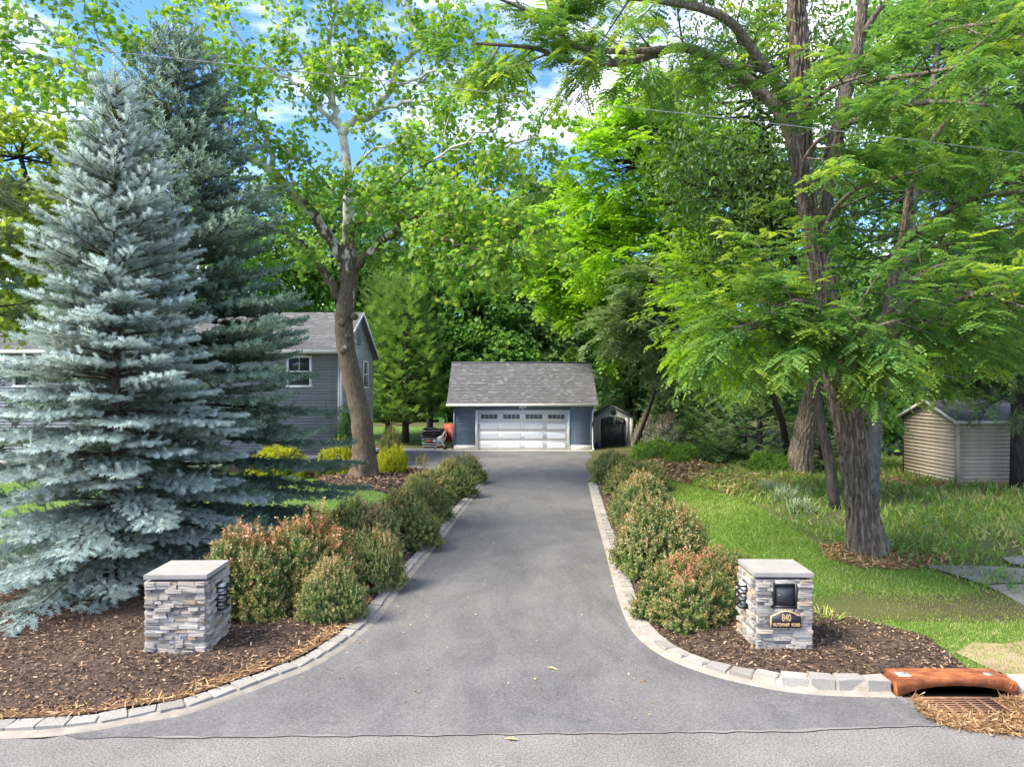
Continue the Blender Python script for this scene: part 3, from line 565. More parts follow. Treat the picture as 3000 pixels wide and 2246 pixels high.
for x in (gx0, gx1): boards(gar, M['siding_blue'], O, GY + .1, GY + 6.1, x + (.02 if x < 0 else -.02), .30, 2.48, .098, .022, 'y', sgn=(-1 if x < 0 else 1))
ez, rz_, ey, ry = 2.47, 4.93, GY - .32, GY + 3.1; gm = lambda x: [(x, ey + .25, ez + .08), (x, 2 * ry - ey - .25, ez + .08), (x, ry, rz_ - .12)]
for x, s_ in ((gx0 + .005, .03), (gx1 - .035, .03)): MB().prism([np.array(q) for q in gm(x)], (s_, 0, 0)).build('gable', M['siding_blue'], gar, off=O)
for x in (gx0, gx1 - .1): part('corner_board', M['siding_blue'], gar, O, (x, x + .1, GY - .005, GY + .1, .28, 2.48))
rx0, rx1 = -3.55, 4.68
roof = roofslabs(rx0, rx1, ey, ry, ez + .05, ez + .09, rz_ - .08, rz_).build('roof', M['shedroof'], gar, off=O)
shingle_roof('shingles', roof, (rx0, ey, ez + .09), (rx1, ey, ez + .09), (rx0, ry, rz_), (rx1, ry, rz_), .148, .17, O)
part('ridge_cap', M['shedroof'], roof, O, (rx0, rx1, ry - .1, ry + .1, rz_ - .02, rz_ + .035))
part('gutter', M['trim'], gar, O, (rx0 - .02, rx1 + .02, ey - .11, ey + .02, ez - .04, ez + .095))
part('soffit', M['trim'], gar, O, (rx0 + .03, rx1 - .03, ey + .02, GY + .03, ez + .005, ez + .03))
ds = MB(); ds.tube(smoothpath([(4.52, ey - .04, ez - .02), (4.50, ey + .05, ez - .2), (4.42, GY - .05, ez - .38), (4.42, GY - .05, .25), (4.47, GY - .2, .08)], 4), .038, 6); ds.build('downspout', M['white'], gar, off=O)
# door frame and sectional door
dx0, dx1, dz1 = -1.87, 3.04, 2.09; dy = GY + .06
part('door_frame', M['white'], gar, O, (dx0 - .13, dx0, GY - .02, GY + .12, .03, dz1 + .13), (dx1, dx1 + .13, GY - .02, GY + .12, .03, dz1 + .13), (dx0, dx1, GY - .022, GY + .12, dz1, dz1 + .13))
sh = (dz1 - .03) / 4
door = part('garage_door', M['white'], gar, O, *[(dx0, dx1, dy, dy + .05, .03 + i * sh + .004, .03 + (i + 1) * sh - .004) for i in range(4)])
part('door_seal', M['shedgrey'], door, O, (dx0, dx1, dy + .02, dy + .045, .02, dz1))
cw = (dx1 - dx0) / 4
def rpanel(x0, x1, z0, z1):                              # raised panel with sloped sides
    mb = MB(); b = .035; mb.hexa([(x0, dy, z0), (x1, dy, z0), (x1, dy, z1), (x0, dy, z1)][::-1], [(x0 + b, dy - .004, z0 + b), (x1 - b, dy - .004, z0 + b), (x1 - b, dy - .004, z1 - b), (x0 + b, dy - .004, z1 - b)][::-1]); return mb
proto = {}
for r in range(3):
    for c_ in range(4):
        if not proto: o = rpanel(0, cw - .2, 0, sh - .2).build('door_panel', M['white'], door, off=(0, 0, 0)); proto['p'] = o
        else: o = proto['p'].copy(); C.objects.link(o)
        o.location = np.array((dx0 + c_ * cw + .1, 0, .03 + r * sh + .1)) - O * (1, 1, 1); o.parent = door
for c_ in range(4):
    xa, xb, za, zb = dx0 + c_ * cw + .15, dx0 + (c_ + 1) * cw - .15, .03 + 3 * sh + .17, .03 + 3 * sh + .40
    part('window_frame', M['white'], door, O, (xa - .03, xb + .03, dy - .015, dy + .004, za - .035, za), (xa - .03, xb + .03, dy - .015, dy + .004, zb, zb + .035), (xa - .03, xa, dy - .015, dy + .004, za, zb), (xb, xb + .03, dy - .015, dy + .004, za, zb))
    pw = (xb - xa) / 4; ph = (zb - za) / 2
    for i in range(4):
        for j in range(2): part('pane', M['glass'], door, O, (xa + i * pw + .012, xa + (i + 1) * pw - .012, dy - .006, dy + .001, za + j * ph + .01, za + (j + 1) * ph - .01))
part('handle', M['black'], door, O, (dx0 + .04, dx0 + .07, dy - .03, dy, 1.33, 1.45))
lm = MB(); cx_ = (dx0 + dx1) / 2
for s_ in (-1, 1): lm.tube([(cx_, GY - .06, 2.40), (cx_ + s_ * .10, GY - .14, 2.40), (cx_ + s_ * .16, GY - .19, 2.37)], [.03, .045, .07], 8)
lm.box(cx_ - .05, cx_ + .05, GY - .10, GY + .02, 2.27, 2.41); lm.box(cx_ - .015, cx_ + .015, GY - .13, GY - .09, 2.2, 2.28)
lm.build('flood_light', M['white'], gar, off=O)

# --- house on the left
hx1, hy0, hy1, hx0 = -7.5, 31.0, 38.5, -26.0; O = np.array((-14, hy0, 0)); hez = 5.02; hry = (hy0 + hy1) / 2; hrz = 7.0
hou = thing('house', O, 'long grey shingled house with white trimmed windows behind the spruces', 'house')
part('wall', M['stonecore'], hou, O, (hx0, hx1 - .03, hy0 + .03, hy1 - .03, 0, hez))
boards(hou, M['siding_grey'], O, hx0, hx1 - .1, hy0 + .03, .5, hez - .02, .134, .024)
part('foundation', M['concrete'], hou, O, (hx0, hx1 - .01, hy0 + .0, hy0 + .1, 0, .5))
slope = (hrz - hez) / (hry - hy0)
def gcut(z, zb):
    if zb <= hez - .1: return (hy0 + .1, hy1 - .1)
    g = (z - hez) / slope; return (hy0 + max(.0, g) + .05, hy1 - max(.0, g) - .05)
boards(hou, M['siding_gable'], O, hy0, hy1, hx1 - .03, .5, hrz - .12, .128, .026, 'y', gcut, sgn=1)
MB().prism([(hx1 - .12, hy0 + .1, hez + .01), (hx1 - .12, hy1 - .1, hez + .01), (hx1 - .12, hry, hrz - .12)], (.07, 0, 0)).build('gable', M['siding_gable'], hou, off=O)
part('corner_board', M['siding_grey'], hou, O, (hx1 - .12, hx1 + .004, hy0 - .002, hy0 + .1, .5, hez))
ds = MB(); ds.tube([(hx1 - .02, hy0 - .25, hez - .05), (hx1 + .02, hy0 - .1, hez - .3), (hx1 + .05, hy0 - .02, hez - .5), (hx1 + .05, hy0 - .02, .3)], .05, 6); ds.build('downspout', M['white'], hou, off=O)
oe = .35; e0 = (hy0 - oe, hez + .10 - oe * slope * .3); rX0, rX1 = hx0 - .3, hx1 + .22
hroof = roofslabs(rX0, rX1, hy0 - oe, hry, hez - .06, hez + .06, hrz, hrz + .12).build('roof', M['shedroof'], hou, off=O)
shingle_roof('shingles', hroof, (rX0, hy0 - oe, hez + .065), (rX1, hy0 - oe, hez + .065), (rX0, hry, hrz + .125), (rX1, hry, hrz + .125), .15, .28, O)
part('gutter', M['trim'], hou, O, (rX0, rX1 - .02, hy0 - oe - .12, hy0 - oe, hez - .10, hez + .05))
part('soffit', M['trim'], hou, O, (rX0, rX1 - .2, hy0 - oe, hy0 + .04, hez - .045, hez - .02))
for s_, y0_, y1_ in ((1, hy0 - oe, hry), (-1, hy1 + oe, hry)):
    MB().hexa([(rX1 + .002, y0_, hez - .1), (rX1 + .03, y0_, hez - .1), (rX1 + .03, y1_, hrz - .02), (rX1 + .002, y1_, hrz - .02)], [(rX1 + .002, y0_, hez + .07), (rX1 + .03, y0_, hez + .07), (rX1 + .03, y1_, hrz + .13), (rX1 + .002, y1_, hrz + .13)]).build('rake_board', M['white'], hou, off=O)
def window_f(x0, x1, z0, z1, y=hy0):
    fr = .10; wf = part('window', M['white'], hou, O, (x0 - fr, x1 + fr, y - .03, y + .03, z1, z1 + fr), (x0 - fr - .03, x1 + fr + .03, y - .05, y + .03, z0 - fr, z0), (x0 - fr, x0, y - .03, y + .03, z0, z1), (x1, x1 + fr, y - .03, y + .03, z0, z1), (x0, x1, y - .02, y + .03, (z0 + z1) / 2 - .03, (z0 + z1) / 2 + .03), ((x0 + x1) / 2 - .012, (x0 + x1) / 2 + .012, y - .012, y + .01, (z0 + z1) / 2, z1))
    for a, b in ((z0, (z0 + z1) / 2 - .03), ((z0 + z1) / 2 + .03, z1)): part('pane', M['glass'], wf, O, (x0, x1, y - .006, y + .02, a, b))
for x0, x1 in ((-9.75, -8.85), (-21.7, -20.7)): window_f(x0, x1, 3.55, 4.75)
wf = part('window', M['white'], hou, O, *[(hx1, hx1 + .04, *b) for b in ((35.7, 36.9, 4.72, 4.82), (35.7, 36.9, 3.42, 3.5), (35.7, 35.8, 3.5, 4.72), (36.8, 36.9, 3.5, 4.72), (35.8, 36.8, 4.08, 4.14))])
for a, b in ((3.5, 4.08), (4.14, 4.72)): part('pane', M['glass'], wf, O, (hx1, hx1 + .022, 35.8, 36.8, a, b))
vent = part('gable_vent', M['siding_grey'], hou, O, (hx1, hx1 + .05, hry - .3, hry + .3, 5.5, 5.56), (hx1, hx1 + .05, hry - .3, hry + .3, 6.2, 6.26), (hx1, hx1 + .05, hry - .3, hry - .25, 5.5, 6.26), (hx1, hx1 + .05, hry + .25, hry + .3, 5.5, 6.26))
for i in range(7): part('slat', M['siding_grey'], vent, O, (hx1 + .005, hx1 + .045, hry - .25, hry + .25, 5.60 + i * .085, 5.635 + i * .085))

# --- grey resin shed right of the garage
sx0, sx1, sy0, sy1 = 4.66, 6.86, 40.4, 42.2; O = np.array((5.76, sy0, 0)); smid = (sx0 + sx1) / 2; sez, spz = 1.80, 2.36
shd = thing('garden_shed', O, 'small grey plastic shed with charcoal double doors beside the garage', 'shed')
MB().prism([(sx0, sy0, .04), (sx1, sy0, .04), (sx1, sy0, sez), (smid, sy0, spz), (sx0, sy0, sez)], (0, sy1 - sy0, 0)).build('wall', M['shedgrey'], shd, off=O)
for i in range(9):
    xx = sx0 + .06 + i * (sx1 - sx0 - .12) / 8
    if abs(xx - smid) > .78: part('wall_panel', M['shedgrey'], shd, O, (xx - .09, xx + .09, sy0 - .012, sy0 + .002, .06, sez - .06))
for s_ in (-1, 1):
    xe = smid + s_ * ((sx1 - sx0) / 2 + .08); MB().hexa([(smid, sy0 - .1, spz), (xe, sy0 - .1, sez - .06), (xe, sy1 + .1, sez - .06), (smid, sy1 + .1, spz)], [(smid, sy0 - .1, spz + .07), (xe, sy0 - .1, sez + .01), (xe, sy1 + .1, sez + .01), (smid, sy1 + .1, spz + .07)]).build('roof', M['shedroof'], shd, off=O)
arch = [(smid + .74 * math.cos(a), 0, 1.62 + .22 * math.sin(a)) for a in np.linspace(0, math.pi, 9)]
for s_ in (-1, 1):
    pts = [(smid + s_ * .008, sy0 - .04, .08), (smid + s_ * .70, sy0 - .04, .08)] + [(smid + s_ * .70 * math.cos(a), sy0 - .04, 1.58 + .22 * math.sin(a)) for a in np.linspace(0, math.pi / 2 - .01, 6)]
    d = MB().prism(pts, (0, .04, 0)).build('door', M['darkgrey'], shd, off=O)
    part('door_rail', M['darkgrey'], d, O, (smid + min(s_ * .04, s_ * .66), smid + max(s_ * .04, s_ * .66), sy0 - .055, sy0 - .041, 1.28, 1.34), (smid + min(s_ * .04, s_ * .66), smid + max(s_ * .04, s_ * .66), sy0 - .055, sy0 - .041, .16, .22), *[(smid + s_ * a - .02, smid + s_ * a + .02, sy0 - .055, sy0 - .041, .22, 1.28) for a in (.08, .25, .45, .64)])
    for k in range(4): a = .17 + k * .125; part('pane', M['glass'], d, O, (smid + s_ * a - .05, smid + s_ * a + .05, sy0 - .05, sy0 - .041, 1.38, 1.72 - .05 * k))
    hb = MB(); hb.tube([(smid + s_ * .07, sy0 - .06, .92), (smid + s_ * .07, sy0 - .1, .95), (smid + s_ * .07, sy0 - .1, 1.12), (smid + s_ * .07, sy0 - .06, 1.15)], .016, 5); hb.build('handle', M['reel'], d, off=O)
MB().prism([(smid + .17 * math.cos(a), sy0 - .03, 2.08 + .17 * math.sin(a) * (1.15 if math.sin(a) < 0 else .75)) for a in np.linspace(0, 2 * math.pi, 8, endpoint=False)], (0, .03, 0)).build('gable_vent', M['darkgrey'], shd, off=O)
bb = thing('bucket', (4.78, 39.9, 0.0), 'small blue plastic bin standing between garage and shed', 'bucket')
MB().hexa([(-.07, -.07, 0), (.07, -.07, 0), (.07, .07, 0), (-.07, .07, 0)], [(-.1, -.1, .3), (.1, -.1, .3), (.1, .1, .3), (-.1, .1, .3)]).build('body', M['bluebin'], bb); part('rim', M['bluebin'], bb, (0, 0, 0), (-.115, .115, -.115, .115, .29, .315))

# --- beige vinyl shed on the right
c0 = G(2804, 1422); bx0, by0 = c0[0], c0[1]; bx1, by1 = bx0 + 3.4, by0 + (3.1); O = np.array((bx0 + 1.6, by0, c0[2])); bz = c0[2] - .05
bex = c0[2] + 1.98; bpz = bex + .62; bmy = (by0 + by1) / 2
shb = thing('vinyl_shed', O, 'weathered beige vinyl sided shed half hidden behind pine branches', 'shed')
part('wall', M['stonecore'], shb, O, (bx0 + .03, bx1, by0 + .03, by1, bz, bex))
boards(shb, M['siding_beige'], O, bx0 + .09, bx1, by0 + .03, bz, bex, .118, .013)
bsl = (bpz - bex) / (bmy - by0)
def bcut(z, zb):
    if zb <= bex - .06: return (by0 + .09, by1 - .09)
    g = (z - bex) / bsl; return (by0 + g + .04, by1 - g - .04)
boards(shb, M['siding_beige'], O, by0, by1, bx0 + .03, bz, bpz - .06, .118, .013, 'y', bcut, sgn=-1)
MB().prism([(bx0 + .04, by0 + .08, bex), (bx0 + .04, by1 - .08, bex), (bx0 + .04, bmy, bpz - .06)], (.05, 0, 0)).build('gable', M['siding_beige'], shb, off=O)
part('corner_board', M['siding_beige'], shb, O, (bx0 - .004, bx0 + .09, by0 - .004, by0 + .09, bz, bex))
br = roofslabs(bx0 - .12, bx1 + .12, by0 - .15, bmy, bex - .05, bex + .02, bpz - .03, bpz + .04).build('roof', M['shedroof'], shb, off=O)
shingle_roof('shingles', br, (bx0 - .12, by0 - .15, bex + .025), (bx1 + .12, by0 - .15, bex + .025), (bx0 - .12, bmy, bpz + .045), (bx1 + .12, bmy, bpz + .045), .14, .25, O)
part('fascia', M['trim'], shb, O, (bx0 - .13, bx1 + .13, by0 - .175, by0 - .15, bex - .06, bex + .03))
for s_, y0_, y1_ in ((1, by0 - .15, bmy), (-1, by1 + .15, bmy)):
    MB().hexa([(bx0 - .15, y0_, bex - .07), (bx0 - .122, y0_, bex - .07), (bx0 - .122, y1_, bpz - .05), (bx0 - .15, y1_, bpz - .05)], [(bx0 - .15, y0_, bex + .03), (bx0 - .122, y0_, bex + .03), (bx0 - .122, y1_, bpz + .05), (bx0 - .15, y1_, bpz + .05)]).build('rake_board', M['trim'], shb, off=O)

# ------------------------------------------------------------------ stone pillars
stones = [rough_block('stone', M['stone'], 40 + s, .045) for s in range(8)]
def pillar(name, label, c, wx, wy, ht, rz, lit_side, holes):
    """stacked-stone pier; c = centre of base; courses of single stones on the street face and on the face towards the drive"""
    t = thing(name, (*c, 0.06), label, 'pillar', rz=rz); hx, hy = wx / 2 - .05, wy / 2 - .05
    part('core', M['stonecore'], t, (0, 0, 0), (-hx, hx, -hy, hy, -.15, ht - .05))
    n = 22; ch = (ht - .07) / n
    def face(origin, ux, un, length, tag_, holes=()):
        for i in range(n):
            x = U(-.05, 0); z0 = i * ch
            while x < length - .02:
                l = U(.07, .26); x2 = min(length, x + l)
                if length - x2 < .05: x2 = length
                xa = max(0, x); mid_ = (xa + x2) / 2; zz = z0 + ch / 2
                hit = [h for h in holes if xa < h[1] and x2 > h[0] and z0 + ch > h[2] + .01 and z0 < h[3] - .01]
                if hit:
                    h = hit[0]
                    if xa < h[0] - .03: x2 = h[0]
                    elif xa >= h[0] - .03 and xa < h[1]: x = h[1]; continue
                    mid_ = (xa + x2) / 2
                s = stones[rng.integers(8)].copy(); C.objects.link(s); s.name = 'stone'; s.parent = t
                dpt = U(.10, .145); p = origin + ux * mid_ + un * (dpt / 2 - .075 + U(0, .012)); s.location = (p[0], p[1], zz - .03)
                hh = ch * U(.93, .99)
                s.scale = ((x2 - xa) * .985, dpt, hh); s.rotation_euler = (rng.normal(0, .03), rng.normal(0, .012), math.atan2(ux[1], ux[0]) + rng.normal(0, .025) + (math.pi if U() < .5 else 0))
                x = x2
    X, Y = np.array((1., 0, 0)), np.array((0, 1., 0))
    face(np.array((-wx / 2, -wy / 2 + .02, 0)), X, -Y, wx, 'front', holes)
    if lit_side > 0: face(np.array((wx / 2 - .02, -wy / 2, 0)), Y, X, wy, 'side')
    else: face(np.array((-wx / 2 + .02, -wy / 2, 0)), Y, -X, wy, 'side')
    # remaining two faces as one mass of stones
    mb = MB()
    for i in range(n):
        for (ox, oy, dx, dy, Ln) in ((-wx / 2, wy / 2, 1, 0, wx), (-lit_side * wx / 2, -wy / 2, 0, 1, wy)):
            x = 0
            while x < Ln - .02:
                x2 = min(Ln, x + U(.08, .25)); o_ = U(-.01, .02)
                if dx: mb.box(ox + x + .003, ox + x2 - .003, oy - .06, oy + o_, i * ch + .003 - .03, (i + 1) * ch - .003 - .03)
                else: sgn = -lit_side; a, b = sorted((ox - sgn * .06, ox + sgn * o_)); mb.box(a, b, oy + x + .003, oy + x2 - .003, i * ch + .003 - .03, (i + 1) * ch - .003 - .03)
                x = x2
    tag(mb.build('stone_veneer', M['stone'], t), kind='stuff')
    bm = bmesh.new(); bmesh.ops.create_cube(bm, size=1.0); bmesh.ops.scale(bm, vec=(wx + .05, wy + .05, .058), verts=bm.verts); bmesh.ops.bevel(bm, geom=bm.edges[:], offset=.006, segments=2, affect='EDGES')
    bmesh.ops.translate(bm, vec=(0, 0, ht - .041), verts=bm.verts); me = bpy.data.meshes.new('cap_slab'); bm.to_mesh(me); bm.free(); me.materials.append(M['cap']); o = bpy.data.objects.new('cap_slab', me); C.objects.link(o); o.parent = t
    # louvred black light on the side facing the drive
    sx = lit_side; xw = sx * (wx / 2 + .03); li = part('wall_light', M['black'], t, (0, 0, 0), (min(xw - sx * .04, xw + sx * .01), max(xw - sx * .04, xw + sx * .01), -.10, .10, ht * .47, ht * .80))
    a, b = sorted((xw + sx * .012, xw + sx * .06)); part('diffuser', M['trim'], li, (0, 0, 0), (a, b, -.075, .075, ht * .485, ht * .785))
    for k in range(7):
        z = ht * .485 + k * .046; dd = .105 if k % 2 == 0 else .08; th = .026 if k % 2 == 0 else .012
        x2 = xw + sx * dd; a, b = sorted((x2, x2 - sx * .008)); a2, b2 = sorted((xw + sx * .01, x2))
        part('louvre', M['black'], li, (0, 0, 0), (a, b, -.105, .105, z, z + th), (a2, b2, -.105, -.097, z, z + th), (a2, b2, .097, .105, z, z + th))
    return t
pr0, pl0 = G(2298, 1918, .06), G(520, 1925, .06)
RW, RD, HT = .70, .68, 1.06
prc = (pr0[0] + .0, pr0[1] + RD / 2); plc = (pl0[0] - .02, pl0[1] + RD / 2)
mbx = (.20, .51, .635, .945)                              # mailbox opening on the street face: x0 x1 z0 z1
pil = pillar('mailbox_pillar', 'stacked stone pillar with black mailbox door and house number 840', prc, RW, RD, HT, math.radians(-1.5), -1, [mbx])
pillar('stone_pillar', 'stacked stone entrance pillar under the blue spruce', plc, .74, .72, HT, math.radians(1.5), 1, [])
fy = -RD / 2; mx0, mx1, mz0, mz1 = -RW / 2 + mbx[0], -RW / 2 + mbx[1], mbx[2] - .03, mbx[3] - .03
mbo = part('mailbox', M['black'], pil, (0, 0, 0), (mx0, mx1, fy + .0, fy + .12, mz0, mz1), (mx0 - .005, mx0 + .028, fy - .035, fy, mz0 - .004, mz1 + .004), (mx1 - .028, mx1 + .005, fy - .035, fy, mz0 - .004, mz1 + .004), (mx0 + .028, mx1 - .028, fy - .035, fy, mz1 - .03, mz1 + .004), (mx0 + .028, mx1 - .028, fy - .035, fy, mz0 - .004, mz0 + .03))
part('mailbox_door', M['darkgrey'], mbo, (0, 0, 0), (mx0 + .04, mx1 - .04, fy - .018, fy, mz0 + .042, mz1 - .042)); part('latch', M['cap'], mbo, (0, 0, 0), (mx0 + .075, mx0 + .092, fy - .03, fy - .018, .76, .772))
def plaque_pts(s, y):
    wv, z0, zs, zt = .195 * s, .365, .515, .575
    c = .47; k = lambda z: c + (z - c) * s - .0
    top = [(wv, zs), (wv * .72, zs + .012), (wv * .5, zs + .038), (wv * .2, zt - .003), (0, zt), (-wv * .2, zt - .003), (-wv * .5, zs + .038), (-wv * .72, zs + .012), (-wv, zs)]
    return [(x + .012, y, k(z)) for x, z in [(-wv, z0), (wv, z0)] + top]
pq = MB().prism(plaque_pts(1.0, fy - .06), (0, .05, 0)).build('address_plaque', M['gold'], pil); MB().prism(plaque_pts(.955, fy - .064), (0, .02, 0)).build('plaque_face', M['black'], pq)
def text(s, size, m, loc, rot, parent, sx=1.0, name='lettering', ext=.002):
    cu = bpy.data.curves.new(name, 'FONT'); cu.body = s; cu.size = size; cu.extrude = ext; cu.align_x = 'CENTER'; cu.offset = .0012
    o = bpy.data.objects.new(name, cu); C.objects.link(o); dg = bpy.context.evaluated_depsgraph_get(); me = bpy.data.meshes.new_from_object(o.evaluated_get(dg))
    bpy.data.objects.remove(o); me.materials.clear(); me.materials.append(m); o = bpy.data.objects.new(name, me); C.objects.link(o)
    o.location = loc; o.rotation_euler = rot; o.scale = (sx, 1, 1); o.parent = parent; return o
text('840', .125, M['gold'], (.012, fy - .066, .455), (math.pi / 2, 0, 0), pq, .62)
text('NUTSWAMP  ROAD', .058, M['gold'], (.012, fy - .066, .388), (math.pi / 2, 0, 0), pq, .66)

# ------------------------------------------------------------------ storm drain, road kerb
ix0, ix1, iy = 4.31, 5.66, 7.93; O = np.array((5.0, iy, 0))
inl = thing('storm_drain', O, 'rust coloured iron storm drain inlet with arched mouth and grate', 'storm drain')
arc = lambda x: .005 + .115 * max(0.0, 1 - ((x - 4.99) / .60) ** 2) ** .6
mb = MB(); xs_ = np.linspace(ix0, ix1, 29); zt = .205
rt = lambda x: zt - .05 * sm((x - 5.52) / .14) 
n_ = len(xs_); V = []
for x in xs_: V += [(x, iy, arc(x)), (x, iy + .004, rt(x) - .012), (x, iy + .018, rt(x)), (x, iy + .28, rt(x)), (x, iy + .28, .0), (x, iy + .07, arc(x))]
Qh = [(i * 6 + j, (i + 1) * 6 + j, (i + 1) * 6 + (j + 1) % 6, i * 6 + (j + 1) % 6) for i in range(n_ - 1) for j in range(6) if j != 3]
mb.quads(np.array(V), Qh); mb.add(np.array(V[:6]), [(0, 2, 1), (0, 3, 2), (0, 5, 3), (5, 4, 3)]); mb.add(np.array(V[-6:]), [(0, 1, 2), (0, 2, 3), (0, 3, 5), (5, 3, 4)])
hd = mb.build('hood', M['rust'], inl, off=O)
part('pit_shade', M['pitshade'], inl, O, (ix0 + .02, ix1 - .02, iy + .22, iy + .26, .004, .17)); part('pit_floor_shade', M['pitshade'], inl, O, (ix0 + .05, ix1 - .05, iy - .03, iy + .21, .003, .006))  # black plates paint the shade behind and below the mouth
part('sticker', M['white'], hd, O, (4.36, 4.50, iy + .05, iy + .17, zt, zt + .004)); part('sticker_print', M['wire'], hd, O, (4.38, 4.48, iy + .13, iy + .145, zt + .004, zt + .006), (4.395, 4.465, iy + .095, iy + .118, zt + .004, zt + .006), (4.38, 4.48, iy + .068, iy + .078, zt + .004, zt + .006))
MB().prism([(5.40 + .05 * math.cos(a), iy + .12 + .05 * math.sin(a), zt) for a in np.linspace(0, 2 * math.pi, 12, endpoint=False)], (0, 0, .003)).build('cast_disc', M['cap'], hd, off=O)
text('7', .10, M['orangepaint'], (.58, -.004, .085), (math.pi / 2, 0, 0), hd, .9, 'painted_mark')
gr = MB(); ga, gb, gc, gd = 4.50, 5.31, 7.44, 7.86; zg = .030
gr.box(ga, gb, gc, gc + .03, zg - .03, zg); gr.box(ga, gb, gd - .03, gd, zg - .03, zg); gr.box(ga, ga + .03, gc + .03, gd - .03, zg - .03, zg); gr.box(gb - .03, gb, gc + .03, gd - .03, zg - .03, zg)
gt = gr.build('grate', M['grate'], inl, off=O)
for i in range(1, 7): y = gc + .03 + (gd - gc - .06) * i / 7; part('bar', M['grate'], gt, O, (ga + .03, gb - .03, y - .011, y + .011, zg - .010, zg - .002))
for i in range(1, 5): x = ga + .03 + (gb - ga - .06) * i / 5; part('cross_bar', M['grate'], gt, O, (x - .014, x + .014, gc + .03, gd - .03, zg - .012, zg - .001))
part('grate_shade', M['pitshade'], gt, O, (ga + .01, gb - .01, gc + .01, gd - .01, .010, .012))  # black plate under the bars paints the shade of the shaft
rk = MB().prism([(5.68, 7.95, 0), (5.68, 7.97, .15), (5.68, 8.02, .17), (5.68, 8.13, .17), (5.68, 8.13, 0)], (40, 0, 0)).build('road_kerb', M['concrete']); tag(rk, kind='structure')

# ------------------------------------------------------------------ trees
def limbs_px(pts, r0, r1, per=5):
    p = smoothpath([P(*q) for q in pts], per); return p, np.linspace(r0, r1, len(p))
def start_tree(name, base, label, cat='tree', group=None): return thing(name, base, label, cat, group)

def conifer(name, label, base, Ht, R, tpl, mleaf, mbark, twig, dz, nper, prof, elev, lat_step, lat_max, start=.25, droop=.12, upturn=.10, tr=.13, twstep=.6, hang=0.0, inner=.28, lean=(0, 0), group=None, core_dark=True, cat='conifer', latang=.95, fluff=0.0):
    t = start_tree(name, base, label, cat, group); base = np.asarray(base, float); fol = Fol(); wood = MB()
    axis = lambda h: base + np.array((lean[0] * h, lean[1] * h, h))
    hs = np.linspace(0, Ht * .985, 10); wood.tube([axis(h) - (0, 0, .1 if h == 0 else 0) for h in hs], np.linspace(tr, .012, 10), 8)
    br = MB(); h = start; az0 = 0
    while h < Ht * .97:
        f = h / Ht; L0 = R * prof(f); az0 += 1.3
        for k in range(max(3, int(nper * (1 - .35 * f)))):
            L = L0 * U(.66, 1.18); az = az0 + 2 * math.pi * k / max(3, int(nper * (1 - .35 * f))) + U(-.25, .25)
            if L < .12: continue
            hd = np.array((math.cos(az), math.sin(az), 0)); sd = np.array((-math.sin(az), math.cos(az), 0)); p0 = axis(h + U(-.28, .28) * dz); te = math.tan(elev(f) + U(-.08, .08))
            pos = lambda s_: p0 + hd * s_ + np.array((0, 0, te * s_ - droop * s_ * s_ / max(R, .5) * 1.4 + upturn * L * (s_ / L) ** 4))
            ss = np.linspace(0, L, 6); br.tube([pos(s_) for s_ in ss], np.linspace(.012 + .007 * L, .004, 6), 4)
            s_ = max(inner * L, .1); sg = 1
            while s_ < L:
                sg = -sg; ll = min(lat_max, (L - s_) * .55 + lat_step * .9) * U(.75, 1.15); b = pos(s_); tg = unit(pos(s_ + .02) - b)
                d = unit(tg + sd * sg * latang * U(.7, 1.2) + np.array((0, 0, U(-.1, .12) - hang))); outer = s_ / L
                m = max(1, int(ll / (twig * twstep))); j = 0
                for j in range(m):
                    q = b + d * ll * (j + .3) / m + np.array((0, 0, -hang * .3 * ll * ((j + .3) / m) ** 2)); s2 = 1 if (j % 2) else -1; sdl = unit(np.cross(d, (0, 0, 1)))
                    dd = unit(d + sdl * s2 * U(.4, .9) + np.array((0, 0, U(-.05, .28) - hang * 1.2))) if j < m - 1 else d
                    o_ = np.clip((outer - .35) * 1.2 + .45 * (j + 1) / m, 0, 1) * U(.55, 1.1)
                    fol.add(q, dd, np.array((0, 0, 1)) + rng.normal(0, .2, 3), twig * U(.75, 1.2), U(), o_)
                    if U() < fluff: fol.add(q + rng.normal(0, twig * .25, 3), unit(dd + np.array((0, 0, U(.1, .9))) + rng.normal(0, .35, 3)), ball(1)[0], twig * U(.6, 1.05), U(), o_ * .9)
                s_ += lat_step * U(.8, 1.2)
            for e in range(2): fol.add(pos(L * (.96 - e * .08)), unit(pos(L) - pos(L * .8)) + rng.normal(0, .15, 3), (0, 0, 1), twig * 1.1, U(), U(.6, 1))
        h += dz * (1 - .45 * f)
    for i in range(7): fol.add(axis(Ht - twig * (.2 + i * .6)), np.array((0, 0, 1)) + rng.normal(0, .25 + .05 * i, 3), ball(1)[0], twig * 1.25, U(), .9)
    wood.build('trunk', mbark, t, True, base); br.build('branches', mbark, t, off=base); fol.build('crown', tpl, mleaf, t, base)
    return t
def conif_prof(p=.85, full=.12): return lambda f: (min(1, .75 + f / full * .25)) * max(.0, (1 - f)) ** p

